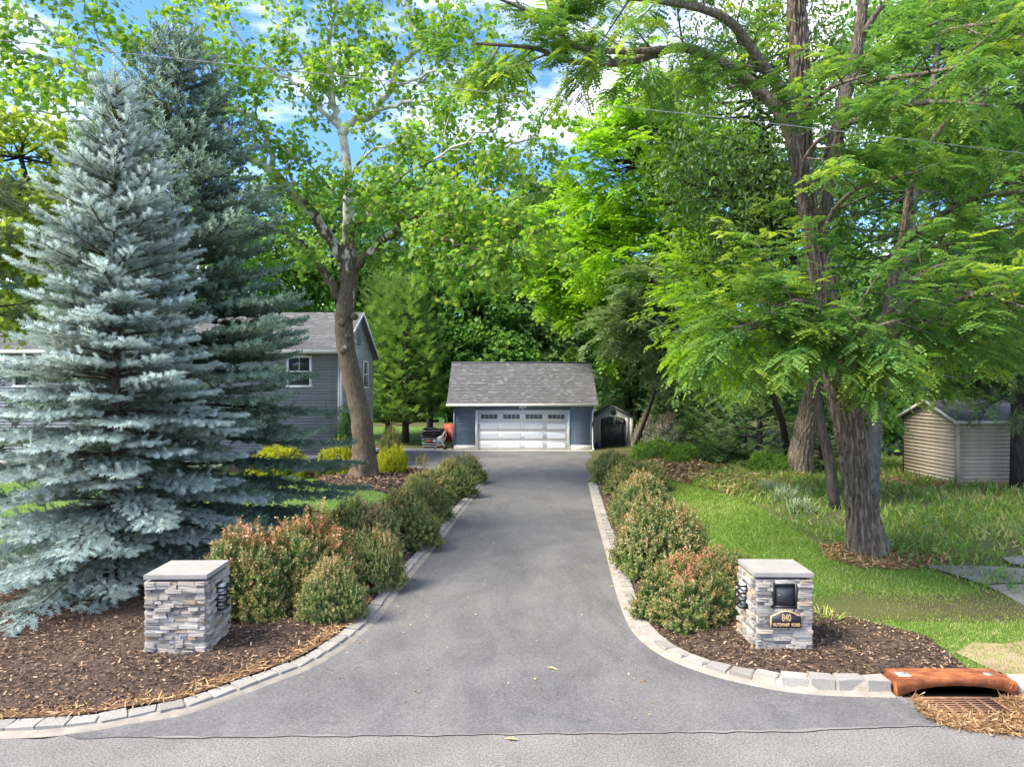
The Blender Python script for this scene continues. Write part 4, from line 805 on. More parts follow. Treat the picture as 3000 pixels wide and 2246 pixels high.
bs = G(340, 1735, 0); bs[2] = .1
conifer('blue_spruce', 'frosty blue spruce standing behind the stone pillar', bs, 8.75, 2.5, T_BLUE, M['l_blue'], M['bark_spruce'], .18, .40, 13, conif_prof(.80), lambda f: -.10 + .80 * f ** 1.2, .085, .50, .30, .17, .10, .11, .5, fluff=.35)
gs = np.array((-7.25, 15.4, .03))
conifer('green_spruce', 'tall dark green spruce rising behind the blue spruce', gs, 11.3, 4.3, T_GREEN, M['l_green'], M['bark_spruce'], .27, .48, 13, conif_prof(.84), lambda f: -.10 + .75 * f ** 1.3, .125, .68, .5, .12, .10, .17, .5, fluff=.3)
# white pine at the left edge
def pine(name, label, base, Ht, tr, brs, n_tuft, tsz, mleaf, lean=(0, 0)):
    t = start_tree(name, base, label, 'pine'); base = np.asarray(base, float); w_ = MB(); fol = Fol(); b_ = MB()
    hs = np.linspace(0, Ht, 8); w_.tube([base + np.array((lean[0] * h, lean[1] * h, h - (.1 if h == 0 else 0))) for h in hs], np.linspace(tr, tr * .25, 8), 12)
    for (h, az, L, el) in brs:
        p0 = base + np.array((lean[0] * h, lean[1] * h, h)); hd = np.array((math.cos(az), math.sin(az), math.tan(el))); poly = np.array([p0 + hd * L * s_ + np.array((0, 0, .12 * L * s_ * s_)) + (rng.normal(0, .06, 3) if s_ > 0 else 0) for s_ in np.linspace(0, 1, 6)])
        b_.tube(poly, np.linspace(.015 + .012 * L, .008, 6), 5)
        for q, r in branches_from(poly, np.full(6, .03), 3.2, .5, 1.1, .25, .1, .9):
            b_.tube(q, r, 4)
            for e in range(n_tuft): k = rng.integers(1, len(q)); d = unit(q[k] - q[k - 1]) + rng.normal(0, .45, 3) + np.array((0, 0, .15)); fol.add(q[k] + rng.normal(0, .06, 3), d, ball(1)[0], tsz * U(.8, 1.2), U(), .35 * U())
    w_.build('trunk', M['bark_dark'], t, True, base); b_.build('branches', M['bark_dark'], t, off=base); fol.build('crown', T_PINE, mleaf, t, base); return t
pine('white_pine', 'soft needled white pine at the left edge of the view', (-12.3, 14.0, .05), 9, .2, [(U(1.5, 7.5), U(-.9, .75), U(1.4, 3.0), U(-.05, .2)) for _ in range(26)], 18, .19, M['l_pine'])
pb = G(2992, 1432)
pine('pine_tree', 'dark trunked pine beside the beige vinyl shed', pb, 14, .30, [(U(2.6, 4.2), U(2.5, 4.3), U(2.2, 4.0), U(-.22, -.02)) for _ in range(9)] + [(U(4.5, 13), U(0, 6.28), U(2.5, 4.6), U(-.1, .2)) for _ in range(26)], 8, .26, M['l_pine'])

# --- sycamore
YS = 26.5; syb = P(1068, 1385, YS); syb[2] = .1
syc = start_tree('sycamore_tree', syb, 'big sycamore with mottled white limbs beside the drive')
wood = MB(); fol = Fol()
tk = smoothpath([(*syb[:2], -.1)] + [P(*q, YS) for q in [(1066, 1330), (1058, 1230), (1032, 1110), (1012, 1010), (1008, 930), (1022, 830), (1025, 760), (1021, 650), (1020, 560), (1015, 470), (1003, 390)]], 6)
tr_ = np.interp(np.linspace(0, 1, len(tk)), [0, .04, .09, .2, .35, .5, .62, .75, 1], [.66, .54, .44, .365, .335, .34, .29, .20, .15]); tr_ *= 1 + .045 * np.sin(np.arange(len(tk)) * 1.9)
k_ = 20; wood.tube(tk, tr_, k_); tv = wood.v[-1]; a_ = np.arange(len(tv)) % k_
cen = np.repeat(tk, k_, 0); amp = .05 * np.sin(a_ * 2 * np.pi / k_ * 5 + .7) * np.clip(1 - (tv[:, 2] - 0) / 1.0, 0, 1) * 2 + rng.normal(0, .012, len(tv)); wood.v[-1] = tv + (tv - cen) * amp[:, None] * 2
for (px, py, s_) in ((1036, 926, .12), (1018, 985, .10), (1004, 1027, .13), (1000, 945, .14)):   # knots
    c = P(px, py, YS - .36); wood.tube([c + (0, .2, 0), c, c - (0, .06, 0)], [s_ * 1.2, s_, s_ * .5], 8)
SL = [([(1020, 770, YS), (999, 749, YS), (945, 670, 26.0), (890, 598, 25.5), (836, 537, 25), (785, 501, 24.5), (676, 435, 23.5), (500, 330, 22), (260, 226, 20.5), (139, 169, 20), (20, 150, 19.5)], .23, .05),
      ([(800, 508, 24.6), (797, 480, 24.5), (773, 386, 24.2), (725, 338, 23.8), (652, 296, 23.2), (560, 200, 22.5), (500, 60, 22)], .11, .03),
      ([(1005, 890, YS), (993, 870, 26.4), (951, 797, 26.2), (897, 731, 26), (860, 694, 25.6), (760, 650, 25), (640, 600, 24)], .20, .04),
      ([(1030, 790, YS), (1042, 779, YS), (1090, 737, 26), (1150, 682, 25.3), (1211, 640, 24.6), (1283, 604, 24), (1325, 574, 23.6), (1450, 560, 22.8), (1540, 590, 22.4)], .19, .035),
      ([(1030, 670, YS), (1048, 655, YS), (1080, 630, 26.2), (1138, 613, 25.8), (1186, 607, 25.4), (1235, 560, 25), (1330, 520, 24.4), (1440, 450, 24), (1580, 400, 23.6)], .14, .03),
      ([(1003, 395, YS), (993, 356, YS), (972, 290, 26.6), (966, 199, 26.6), (963, 121, 26.6), (981, 0, 26.6), (985, -180, 26.6)], .17, .05),
      ([(1003, 395, YS), (1030, 362, 26.3), (1102, 326, 26), (1138, 260, 25.6), (1168, 193, 25.2), (1235, 133, 24.8), (1277, 103, 24.6), (1301, 54, 24.4), (1320, -120, 24)], .17, .05),
      ([(1000, 380, YS), (975, 356, 26.3), (921, 302, 26), (860, 241, 25.5), (812, 211, 25.2), (700, 120, 24.6), (620, -40, 24)], .10, .03),
      ([(972, 290, 26.6), (1000, 240, 27), (1030, 180, 27.2), (1050, 90, 27.4), (1060, -80, 27.4)], .08, .03),
      ([(1235, 133, 24.8), (1205, 60, 25), (1190, -20, 25.2), (1180, -150, 25.2)], .09, .03),
      ([(1100, 326, 26), (1180, 300, 25), (1300, 290, 24), (1430, 260, 23.2), (1540, 240, 22.8)], .08, .02),
      ([(972, 290, 26.6), (890, 190, 26.2), (840, 100, 26), (800, -60, 25.8)], .09, .03),
      ([(1150, 682, 25.3), (1240, 740, 24), (1330, 770, 23), (1420, 780, 22.2)], .07, .02),
      ([(1211, 640, 24.6), (1290, 690, 22.5), (1360, 720, 21), (1480, 740, 20)], .06, .02),
      ([(1150, 682, 25.3), (1250, 640, 23.5), (1350, 620, 22), (1470, 640, 21), (1580, 690, 20.5)], .06, .02),
      ([(1080, 630, 26.2), (1160, 540, 24.5), (1260, 470, 23), (1400, 400, 22), (1520, 350, 21.5)], .06, .02),
      ([(1138, 260, 25.6), (1230, 230, 24.6), (1340, 190, 24), (1450, 170, 23.5)], .06, .02),
      ([(1283, 604, 24), (1370, 650, 23), (1460, 700, 22.4), (1540, 760, 22)], .05, .02),
      ([(1022, 600, YS), (960, 540, 25.4), (900, 480, 24.6), (820, 430, 24)], .06, .02),
      ([(1022, 520, YS), (1080, 450, 25), (1170, 410, 24), (1280, 380, 23.4)], .06, .02),
      ([(260, 226, 20.5), (180, 120, 20), (90, 60, 19.6), (-40, 20, 19.4)], .05, .02),
      ([(500, 330, 22), (400, 230, 21), (300, 120, 20.4), (240, -20, 20)], .05, .02),
      ([(676, 435, 23.5), (640, 300, 22.6), (600, 160, 22), (560, 0, 21.6)], .06, .02),
      ([(676, 435, 23.5), (560, 430, 21.5), (420, 380, 20), (250, 330, 19), (60, 330, 18.5)], .07, .02)]
for pts, r0, r1 in SL:
    pl, rd = limbs_px(pts, r0, r1, 4); pl[2:] += rng.normal(0, .05, pl[2:].shape); wood.tube(pl, rd, 10)
    for q, r in branches_from(pl, rd, 2.5, .9, 2.4, .18, .15, .95):
        wood.tube(q, r, 4); leafy(fol, q, 20, .18, .4, .20, .22, .25)
        for q2, r2 in branches_from(q, r, 2.6, .4, .9, .25, -.05, .9): wood.tube(q2, r2, 3); leafy(fol, q2, 18, .18, .5, .17, .22, .1)
# hanging shoots in front of the garage view
for px, y0, y1, Y in ((1330, 740, 900, 21), (1250, 700, 860, 22), (1420, 720, 830, 20.5), (1150, 700, 800, 23), (1100, 540, 640, 23)):
    q = smoothpath([P(px - 40, y0, Y), P(px, (y0 + y1) / 2, Y), P(px + 18, y1, Y)], 4); wood.tube(q, .008, 3); leafy(fol, q, 26, .21, .6, .16, .2, .1)
wood.build('trunk', M['bark_syc'], syc, True, syb); fol.build('crown', T_SYC, M['l_syc'], syc, syb)

# --- black locust with furrowed trunk
lb = G(2545, 1618); YL = lb[1]
loc = start_tree('locust_tree', lb, 'large locust with deeply furrowed grey bark and feathery leaves')
def furrowed(path, rad, k=64, amp=.055, seed=0):
    r = np.random.default_rng(seed); p = resample(path, .06); n = len(p); rr = np.interp(np.linspace(0, 1, n), np.linspace(0, 1, len(rad)), rad)
    mb = MB(); mb.tube(p, rr, k); v = mb.v[0].reshape(n, k, 3); c = p[:, None]; th = np.linspace(0, 2 * np.pi, k, endpoint=False)[None]; s_ = (np.arange(n) * .06)[:, None]
    wob = .55 * np.sin(s_ * 2.3 + 3 * np.sin(th)) + .35 * np.sin(s_ * 5.1 + 2 * th + 1) + .2 * np.sin(s_ * 9.7 - 3 * th)
    a = np.abs(np.sin(th * 8 + wob * 2.0 + 1.1 * np.sin(s_ * 1.3))) ; b = np.abs(np.sin(th * 9 - wob * 2.3 - s_ * 1.4 + 2))
    rid = 1.25 * np.minimum(a, b) ** .9 + .3 * np.abs(np.sin(th * 21 + wob * 4 + s_ * 2)) ** .7
    fl = np.clip(1 - s_ / .7, 0, 1) ** 2 * (.16 + .13 * np.sin(th * 5 + .6))
    f = (rid - .7) * amp / rr[:, None] + fl + r.normal(0, .006, (n, k)) / rr[:, None]
    mb.v[0] = (v + (v - c) * f[..., None]).reshape(-1, 3); return mb
tA = smoothpath([lb - (0, 0, .1)] + [P(*q, YL) for q in [(2535, 1560), (2515, 1420), (2492, 1280), (2462, 1140), (2432, 960), (2400, 760), (2376, 620), (2352, 480), (2345, 330), (2342, 150), (2330, -40), (2320, -260)]], 5)
trunkA = furrowed(tA, [.31, .245, .23, .22, .21, .20, .185, .17, .158, .148, .138, .125, .11, .09], 80, .085, 1)
tA2 = smoothpath([P(2415, 745, YL), P(2405, 640, YL + .1), P(2428, 515, YL + .2), P(2455, 370, YL + .3), P(2484, 244, YL + .5), P(2515, 120, YL + .6), P(2540, -100, YL + .8)], 5)
tA3 = smoothpath([P(2478, 1240, YL), P(2525, 1190, YL + .05), P(2575, 1120, YL + .2), P(2592, 1010, YL + .4), P(2600, 900, YL + .6), P(2640, 720, YL + .9), P(2665, 560, YL + 1.2)], 5)
wood = MB(); tA2m = furrowed(tA2, [.14, .14, .125, .11, .10, .085, .07], 36, .05, 2); tA3m = furrowed(tA3, [.16, .135, .105, .085, .07, .06, .045], 36, .05, 3)
for m_ in (trunkA, tA2m, tA3m): wood.add(np.vstack(m_.v), np.vstack(m_.t))
fol = Fol(); fold = Fol()
LL = [([(2352, 470, YL), (2310, 300, YL - .3), (2240, 200, YL - .6), (2150, 75, YL - 1), (2050, 25, YL - 1.3), (1900, 0, YL - 1.6), (1700, -20, YL - 2)], .13, .03),
      ([(2376, 580, YL), (2330, 430, YL + .2), (2270, 310, YL + .3), (2130, 190, YL + .2), (2000, 140, YL), (1890, 168, YL - .3), (1800, 187, YL - .6), (1645, 175, YL - 1), (1567, 142, YL - 1.2), (1392, 127, YL - 1.5)], .14, .025),
      ([(2000, 140, YL), (1900, 148, YL - .5), (1800, 151, YL - .7), (1688, 136, YL - .9), (1615, 72, YL - 1.1), (1525, 24, YL - 1.2), (1420, -20, YL - 1.4)], .07, .02),
      ([(2484, 244, YL + .5), (2620, 150, YL), (2780, 90, YL - .6), (2960, 60, YL - 1.2)], .09, .03),
      ([(2455, 370, YL + .3), (2580, 330, YL - .6), (2720, 300, YL - 1.4), (2900, 310, YL - 2)], .08, .025),
      ([(2592, 1010, YL + .4), (2680, 930, YL - .6), (2800, 880, YL - 1.6), (2950, 830, YL - 2.4)], .09, .025),
      ([(2640, 720, YL + .9), (2740, 640, YL), (2860, 580, YL - .8), (3000, 560, YL - 1.4)], .08, .02),
      ([(2575, 1120, YL + .2), (2640, 1060, YL - .9), (2720, 1020, YL - 1.8), (2830, 1020, YL - 2.4)], .06, .02),
      ([(2462, 1150, YL), (2400, 1050, YL - .8), (2330, 980, YL - 1.6), (2240, 950, YL - 2.2), (2150, 960, YL - 2.6)], .07, .02),
      ([(2450, 1080, YL), (2420, 980, YL - 1.2), (2440, 930, YL - 2.0), (2520, 900, YL - 2.8)], .06, .02),
      ([(2400, 760, YL), (2430, 640, YL - .8), (2500, 560, YL - 1.5), (2620, 520, YL - 2.2)], .06, .02),
      ([(2380, 640, YL), (2350, 500, YL - .9), (2390, 420, YL - 1.5), (2450, 380, YL - 2)], .05, .02),
      ([(2515, 120, YL + .6), (2600, 0, YL + .2), (2720, -100, YL)], .07, .03),
      ([(2665, 560, YL + 1.2), (2720, 430, YL + 1.0), (2800, 330, YL + .8), (2940, 220, YL + .5)], .07, .02),
      ([(2600, 900, YL + .6), (2700, 800, YL + 1.2), (2840, 760, YL + 1.5), (3010, 740, YL + 1.6)], .06, .02),
      ([(2440, 1000, YL), (2380, 900, YL - 1.5), (2330, 880, YL - 2.6), (2270, 900, YL - 2.2)], .05, .02),
      ([(2470, 1150, YL), (2480, 1020, YL - 1.6), (2560, 960, YL - 2.8), (2680, 930, YL - 2.4)], .05, .02),
      ([(2440, 1040, YL), (2400, 1010, YL - 1.6), (2430, 990, YL - 1.9), (2510, 1000, YL - 2.2)], .05, .02),
      ([(2440, 1080, YL), (2340, 1000, YL - 1.0), (2240, 960, YL - 1.7), (2180, 970, YL - 2.0)], .05, .02),
      ([(2590, 960, YL + .5), (2720, 860, YL - .8), (2860, 860, YL - 2), (3000, 900, YL - 3)], .05, .02),
      ([(2640, 720, YL + .9), (2760, 720, YL + .4), (2880, 680, YL - .4), (3020, 640, YL - 1)], .05, .02),
      ([(2484, 244, YL + .5), (2600, 230, YL - .5), (2740, 210, YL - 1.6), (2900, 170, YL - 2.4)], .06, .02),
      ([(2345, 330, YL), (2430, 260, YL - 1), (2540, 220, YL - 1.8)], .05, .02),
      ([(2592, 1010, YL + .4), (2700, 1000, YL + .3), (2830, 970, YL - .2), (3010, 1000, YL - 1.5)], .06, .02)]
for pts, r0, r1 in LL:
    pl, rd = limbs_px(pts, r0, r1, 4); wood.tube(pl, rd, 8)
    for q, r in branches_from(pl, rd, 3.3, .6, 1.6, .25, .2, .9):
        wood.tube(q, r, 4); tb = .9 if U() < .4 else .25
        for e in range(6):
            k = rng.integers(1, len(q)); o_ = unit(q[-1] - q[0]) + rng.normal(0, .55, 3) * (1, 1, .35); locust_spray(fol, q[k], o_, U(.40, .80), 11, .25, tb)
wood.build('trunk', M['bark_locust'], loc, False, lb); fol.build('crown', T_LOC, M['l_locust'], loc, lb)

# --- second locust trunk and black cherry, young bright locusts
def clusters(fol, wood, centers, trunkpt, mode, n, size, rc, tipb=.3, flat_=.5, wr=.03):
    for c, o in centers:
        p0 = trunkpt(c); mid = (p0 + c) / 2 + np.array((0, 0, -.10 * np.linalg.norm(c - p0))) + rng.normal(0, .15, 3)
        pl = smoothpath([p0, mid, c], 3); wood.tube(pl, np.linspace(wr, .008, len(pl)), 4)
        if mode == 'frond':
            for e in range(n): locust_spray(fol, c + rng.normal(0, rc * .5, 3) * (1, 1, flat_), o * .6 + rng.normal(0, .6, 3) * (1, 1, .3), rc * U(.7, 1.2), 7, size, tipb * U(.3, 1.2))
        else:
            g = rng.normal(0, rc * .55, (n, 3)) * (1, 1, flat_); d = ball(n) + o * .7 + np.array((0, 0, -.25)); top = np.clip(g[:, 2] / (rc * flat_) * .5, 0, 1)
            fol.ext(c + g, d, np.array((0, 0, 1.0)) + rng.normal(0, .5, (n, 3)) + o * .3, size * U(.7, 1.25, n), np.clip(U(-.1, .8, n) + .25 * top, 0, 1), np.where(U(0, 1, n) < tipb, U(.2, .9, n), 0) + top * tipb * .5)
def ell(cx, cz, Y, rx, rz, ry, n, lo=.45):
    """cluster centres in an ellipsoid given by its picture centre at distance Y and half sizes in m"""
    c = P(cx, cz, Y); v = ball(n); v[:, 1] -= .25 * U(0, 1, n); r = U(lo, 1, n)[:, None] ** .6; q = c + v * r * np.array((rx, ry, rz)); return [(a, unit(b)) for a, b in zip(q, v)]
def broad(name, label, base, trunk, tr, cents, mode, n, size, rc, tpl, ml, mb_, tipb=.3, flat_=.5, wr=.03, group=None, rim=True):
    base = np.asarray(base, float); t = start_tree(name, base, label, 'tree', group); w_ = MB(); fo = Fol()
    tk = smoothpath([base - (0, 0, .1)] + trunk, 4); w_.tube(tk, np.linspace(tr, tr * .3, len(tk)), 10)
    def tp(c):
        ok = tk[tk[:, 2] < c[2] + .3]; ok = ok if len(ok) > 2 else tk[:3]; return ok[np.argmin(np.linalg.norm(ok - c, axis=1) + U(0, .6, len(ok)))]
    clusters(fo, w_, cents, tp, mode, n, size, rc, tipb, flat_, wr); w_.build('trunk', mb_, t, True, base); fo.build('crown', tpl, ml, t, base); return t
b2 = G(2342, 1384); Y2 = b2[1]
t2 = start_tree('locust_tree', b2, 'second furrowed locust trunk by the dark cypress'); wood = MB(); fol = Fol()
m2 = furrowed(smoothpath([b2 - (0, 0, .1)] + [P(*q, Y2) for q in [(2345, 1330), (2362, 1240), (2385, 1140), (2400, 1000), (2410, 820)]], 5), [.45, .36, .33, .31, .29, .25, .18], 64, .06, 5); wood.add(np.vstack(m2.v), np.vstack(m2.t))
clusters(fol, wood, ell(2330, 880, Y2, 2.6, 1.8, 1.5, 40), lambda c: P(2400, 1000, Y2), 'frond', 4, .42, .9, .5)
wood.build('trunk', M['bark_locust'], t2, False, b2); fol.build('crown', T_LOC, M['l_locust'], t2, b2)
YC = 19.0; cb = G(2448, 1490); YC = cb[1]
broad('black_cherry', 'dark leaning cherry tree between the locust trunks', cb, [P(2428, 1340, YC), P(2404, 1240, YC), P(2380, 1050, YC), P(2356, 888, YC), P(2338, 785, YC), P(2284, 694, YC), P(2235, 610, YC), P(2262, 500, YC), P(2240, 380, YC), P(2180, 200, YC)], .14,
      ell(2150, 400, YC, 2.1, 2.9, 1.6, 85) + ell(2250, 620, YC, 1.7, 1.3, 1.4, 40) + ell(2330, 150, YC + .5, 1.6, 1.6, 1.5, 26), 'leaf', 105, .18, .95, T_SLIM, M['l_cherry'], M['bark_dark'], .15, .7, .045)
yb = np.array((10.6, 27.2, hz(10.6, 27.2)))
broad('young_locust', 'bright yellow-green young locust leaning over the path', yb, [P(2290, 1230, 25.5), P(2230, 1080, 22.8), P(2150, 900, 20.8), P(2120, 760, 20)], .14,
      ell(2080, 930, 19.5, 1.35, 1.8, 1.3, 44) + ell(2180, 1000, 19, 1.5, .9, 1.2, 34) + ell(2160, 760, 20, 1.6, 1.0, 1.2, 22), 'frond', 6, .27, .65, T_LOC, M['l_locy'], M['bark_dark'], .65, .5)
gb = G(2440, 1300)
broad('locust_tree', 'grey barked leafy tree leaning right behind the big locust trunk', np.array((9.4, 18.6, .4)), [P(2560, 1300, 18.6), P(2575, 1180, 18.6), P(2610, 1050, 18.6), P(2650, 800, 18.6), P(2680, 560, 18.8), P(2720, 330, 19.2), P(2760, 60, 19.6)], .2,
      ell(2700, 620, 20, 3.6, 3.2, 1.6, 55) + ell(2850, 950, 20.5, 2.6, 1.8, 1.4, 26) + ell(2800, 200, 20, 3.2, 2.6, 1.5, 40), 'frond', 4, .38, .9, T_LOCF, M['l_locust'], M['bark_grey'], .25, .5)

# --- middle distance: locust at the right of the sky gap, sumac, conifers
lm_ = np.array((13.0, 40.0, .2))
broad('locust_tree', 'open crowned locust with curving dark limbs against the sky', lm_, [P(2120, 1000, 39), P(2060, 800, 38), P(2010, 700, 37.5), P(1960, 560, 37), P(1880, 480, 36)], .32,
      ell(1830, 480, 36, 3.0, 2.6, 2.2, 62, .3) + ell(1960, 380, 37, 3.2, 2.6, 2, 46) + ell(1830, 720, 36, 3.4, 1.8, 2.2, 62) + ell(2080, 560, 37, 2.6, 3.2, 2, 40) + ell(1930, 250, 37, 2.4, 1.6, 2, 22), 'frond', 4, .55, 1.1, T_LOCF, M['l_locy'], M['bark_dark'], .3, .45, .06)
broad('locust_tree', 'low bright locust spreading below the sky gap', np.array((7.5, 46, .1)), [P(1840, 1000, 45), P(1820, 850, 44), P(1800, 700, 43)], .3,
      ell(1760, 800, 43, 4.4, 2.3, 2.4, 90) + ell(1850, 920, 42, 3.8, 2.0, 2, 50) + ell(1700, 660, 44, 2.8, 1.5, 2, 34), 'frond', 4, .62, 1.2, T_LOCF, M['l_locy'], M['bark_dark'], .35, .45, .06)
broad('sumac_tree', 'pale leaved sumac with drooping fronds above the garden shed', np.array((6.4, 37.5, .1)), [P(1930, 1100, 35), P(1925, 950, 34), P(1910, 820, 33.5)], .12,
      ell(1900, 830, 33, 1.3, 1.2, 1.1, 26) + ell(1850, 960, 33, 1.5, 1.1, 1.2, 28) + ell(1960, 1000, 33, 1.4, 1.6, 1.2, 24), 'frond', 4, .55, .7, T_SUM, M['l_sumac'], M['bark_dark'], .35, .5)
ced = dict(tpl=T_SPRAY, mleaf=M['l_cedar'], mbark=M['bark_spruce'], twig=.66, dz=.46, nper=12, prof=lambda f: (.86 + .14 * min(1, f / .25)) * (1 - f ** 1.5) ** .8, elev=lambda f: .12 + .75 * f, lat_step=.30, lat_max=1.0, start=1.2, droop=.05, upturn=.2, tr=.24, twstep=.55, inner=.3)
conifer('cedar_tree', 'feathery green cedar standing nearest the house gable', (-8.0, 46.0, 0), 10.8, 3.0, **ced)
conifer('cedar_tree', 'feathery green cedar between its twin and the garage', (-6.6, 44.0, 0), 10.0, 3.1, **ced)
conifer('norway_spruce', 'drooping green spruce rising behind the garage roof', (2.0, 51.0, 0), 12.6, 4.4, T_NORW, M['l_norway'], M['bark_spruce'], .50, .62, 9, conif_prof(.62), lambda f: .12 + .3 * f, .30, 1.0, 2.0, .05, .12, .24, .5, .55, .2)
conifer('hemlock_tree', 'dark conifer standing behind the grey plastic shed', (8.1, 45.0, 0), 11.0, 3.4, T_NORW, M['l_norway'], M['bark_spruce'], .48, .6, 9, conif_prof(.55), lambda f: .05 + .3 * f, .30, .9, .6, .08, .1, .2, .5, .5, .2)
ley = dict(tpl=T_SPRAY, mleaf=M['l_leyland'], mbark=M['bark_dark'], twig=.40, dz=.36, nper=10, prof=lambda f: (.8 + .2 * min(1, f / .3)) * (1 - f ** 2.0) ** .8, elev=lambda f: -.02 + .85 * f, lat_step=.26, lat_max=.65, start=.15, droop=.03, upturn=.2, tr=.14, twstep=.55, inner=.3)
conifer('cypress_tree', 'blue-green cypress right of the coppery shrub', (9.2, 32.0, .25), 6.4, 1.9, **ley)
conifer('cypress_tree', 'dark cypress filling the shade left of the second trunk', (9.6, 27.5, .35), 5.4, 2.1, **ley)
conifer('cypress_tree', 'dark cypress between the two locust trunks', (11.6, 26.5, .35), 4.6, 1.7, **ley)
conifer('cypress_tree', 'shaggy cypress behind the path near the hemlock', (8.8, 38.0, .2), 7.0, 1.8, **ley)

# --- background woods, tree by tree
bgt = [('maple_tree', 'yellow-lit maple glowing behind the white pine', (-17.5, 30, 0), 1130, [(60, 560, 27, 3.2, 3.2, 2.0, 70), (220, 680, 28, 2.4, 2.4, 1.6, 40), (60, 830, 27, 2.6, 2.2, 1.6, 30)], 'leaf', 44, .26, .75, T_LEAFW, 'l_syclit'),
       ('maple_tree', 'round green maple rising behind the house ridge', (-11.5, 50, 0), 1000, [(960, 700, 49, 4.2, 4.2, 2.6, 85), (840, 800, 49, 3.6, 3.4, 2.4, 45), (1100, 960, 50, 3.6, 3.2, 1.6, 40)], 'leaf', 44, .34, 1.1, T_LEAFW, 'l_maple'),
       ('maple_tree', 'light green maple seen through the sycamore limbs', (-6.5, 56, 0), 1000, [(1210, 700, 55, 5.0, 5.4, 2.8, 110), (1120, 860, 54, 3.6, 3.2, 2.4, 45)], 'leaf', 44, .36, 1.2, T_LEAFW, 'l_maple'),
       ('maple_tree', 'deep green maple between cedar and drooping spruce', (-2.6, 53, 0), 1000, [(1360, 860, 51, 3.6, 3.2, 2.2, 70), (1400, 960, 50, 3.0, 3.0, 2.0, 50), (1440, 720, 53, 3.4, 2.6, 2.4, 45), (1300, 1050, 50, 3.2, 2.4, 1.4, 40), (1440, 1060, 49, 3.0, 2.2, 1.4, 36)], 'leaf', 46, .34, 1.0, T_LEAFW, 'l_mapleb'),
       ('poplar_tree', 'pale poplar top showing in the sky gap', (3.6, 68, 0), 900, [(1560, 640, 68, 2.0, 4.2, 1.8, 46), (1640, 620, 68, 1.8, 3.6, 1.6, 36), (1500, 700, 68, 2.2, 3.4, 2.0, 30)], 'leaf', 40, .36, .95, T_LEAFW, 'l_poplar'),
       ('maple_tree', 'shaded maple crowding behind the drooping spruce', (6.5, 60, 0), 1000, [(1640, 860, 59, 5.2, 4.2, 2.6, 100), (1500, 850, 60, 4.0, 3.6, 2.6, 50), (1720, 1040, 54, 4.4, 3.0, 1.6, 50)], 'leaf', 42, .38, 1.2, T_LEAFW, 'l_maple'),
       ('oak_tree', 'tall green oak closing the view behind the open locust', (17, 52, 0), 1000, [(2080, 600, 50, 5.0, 7.0, 3.0, 110), (2200, 850, 50, 5.0, 4.5, 3.0, 60), (1990, 860, 50, 4.0, 4.0, 2.6, 40), (2060, 1100, 44, 4.4, 2.8, 1.6, 44), (2280, 1120, 40, 3.6, 2.6, 1.6, 34)], 'leaf', 44, .36, 1.25, T_LEAFW, 'l_maple'),
       ('oak_tree', 'shaded oak behind the beige shed roof', (21, 37, .2), 1000, [(2640, 700, 36, 4.2, 5.0, 2.4, 80), (2820, 900, 35, 4.0, 3.0, 2.4, 50), (2500, 900, 37, 3.2, 3.0, 2.2, 36), (2640, 1130, 35, 3.4, 2.6, 1.6, 36), (2500, 1180, 33, 2.2, 2.2, 1.4, 24), (2900, 1130, 34, 3, 2.4, 1.6, 28)], 'leaf', 44, .27, 1.0, T_LEAFW, 'l_mapleb'),
       ('oak_tree', 'tall dark oak filling the top right corner', (20, 30, .3), 900, [(2850, 260, 29, 4.4, 4.4, 2.4, 80), (2640, 250, 30, 3.2, 4.0, 2.2, 40), (2960, 600, 29, 3.0, 3.6, 2.2, 36)], 'leaf', 44, .24, .95, T_LEAFW, 'l_mapleb'),
       ('maple_tree', 'green maple behind the long house roof', (-22, 46, 0), 1000, [(560, 760, 45, 5.0, 4.4, 2.6, 70), (380, 800, 45, 4.4, 4.0, 2.6, 50)], 'leaf', 40, .34, 1.2, T_LEAFW, 'l_maple')]
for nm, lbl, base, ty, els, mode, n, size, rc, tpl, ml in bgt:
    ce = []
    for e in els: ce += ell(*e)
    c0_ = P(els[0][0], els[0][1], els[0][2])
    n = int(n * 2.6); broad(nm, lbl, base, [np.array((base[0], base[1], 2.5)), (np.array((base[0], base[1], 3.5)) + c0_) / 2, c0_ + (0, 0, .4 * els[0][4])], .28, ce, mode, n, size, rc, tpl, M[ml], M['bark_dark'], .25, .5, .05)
# far woods: one mass that closes the horizon
f = Fol(); n = 26000; x = U(-75, 75, n); y = U(70, 84, n); top = 11 + 3.5 * np.sin(x * .21) + 2 * np.sin(x * .57 + 1); z = U(0, 1, n) ** .8 * top
q = np.column_stack([x, y, z]); f.ext(q, ball(n), np.array((0, -.5, 1.0)) + rng.normal(0, .5, (n, 3)), U(.9, 1.7, n), U(0, 1, n), np.zeros(n))
tag(f.build('woods', T_LEAFW, M['l_mapleb']), 'distant woodland closing the view behind the garden', 'woods', kind='stuff')

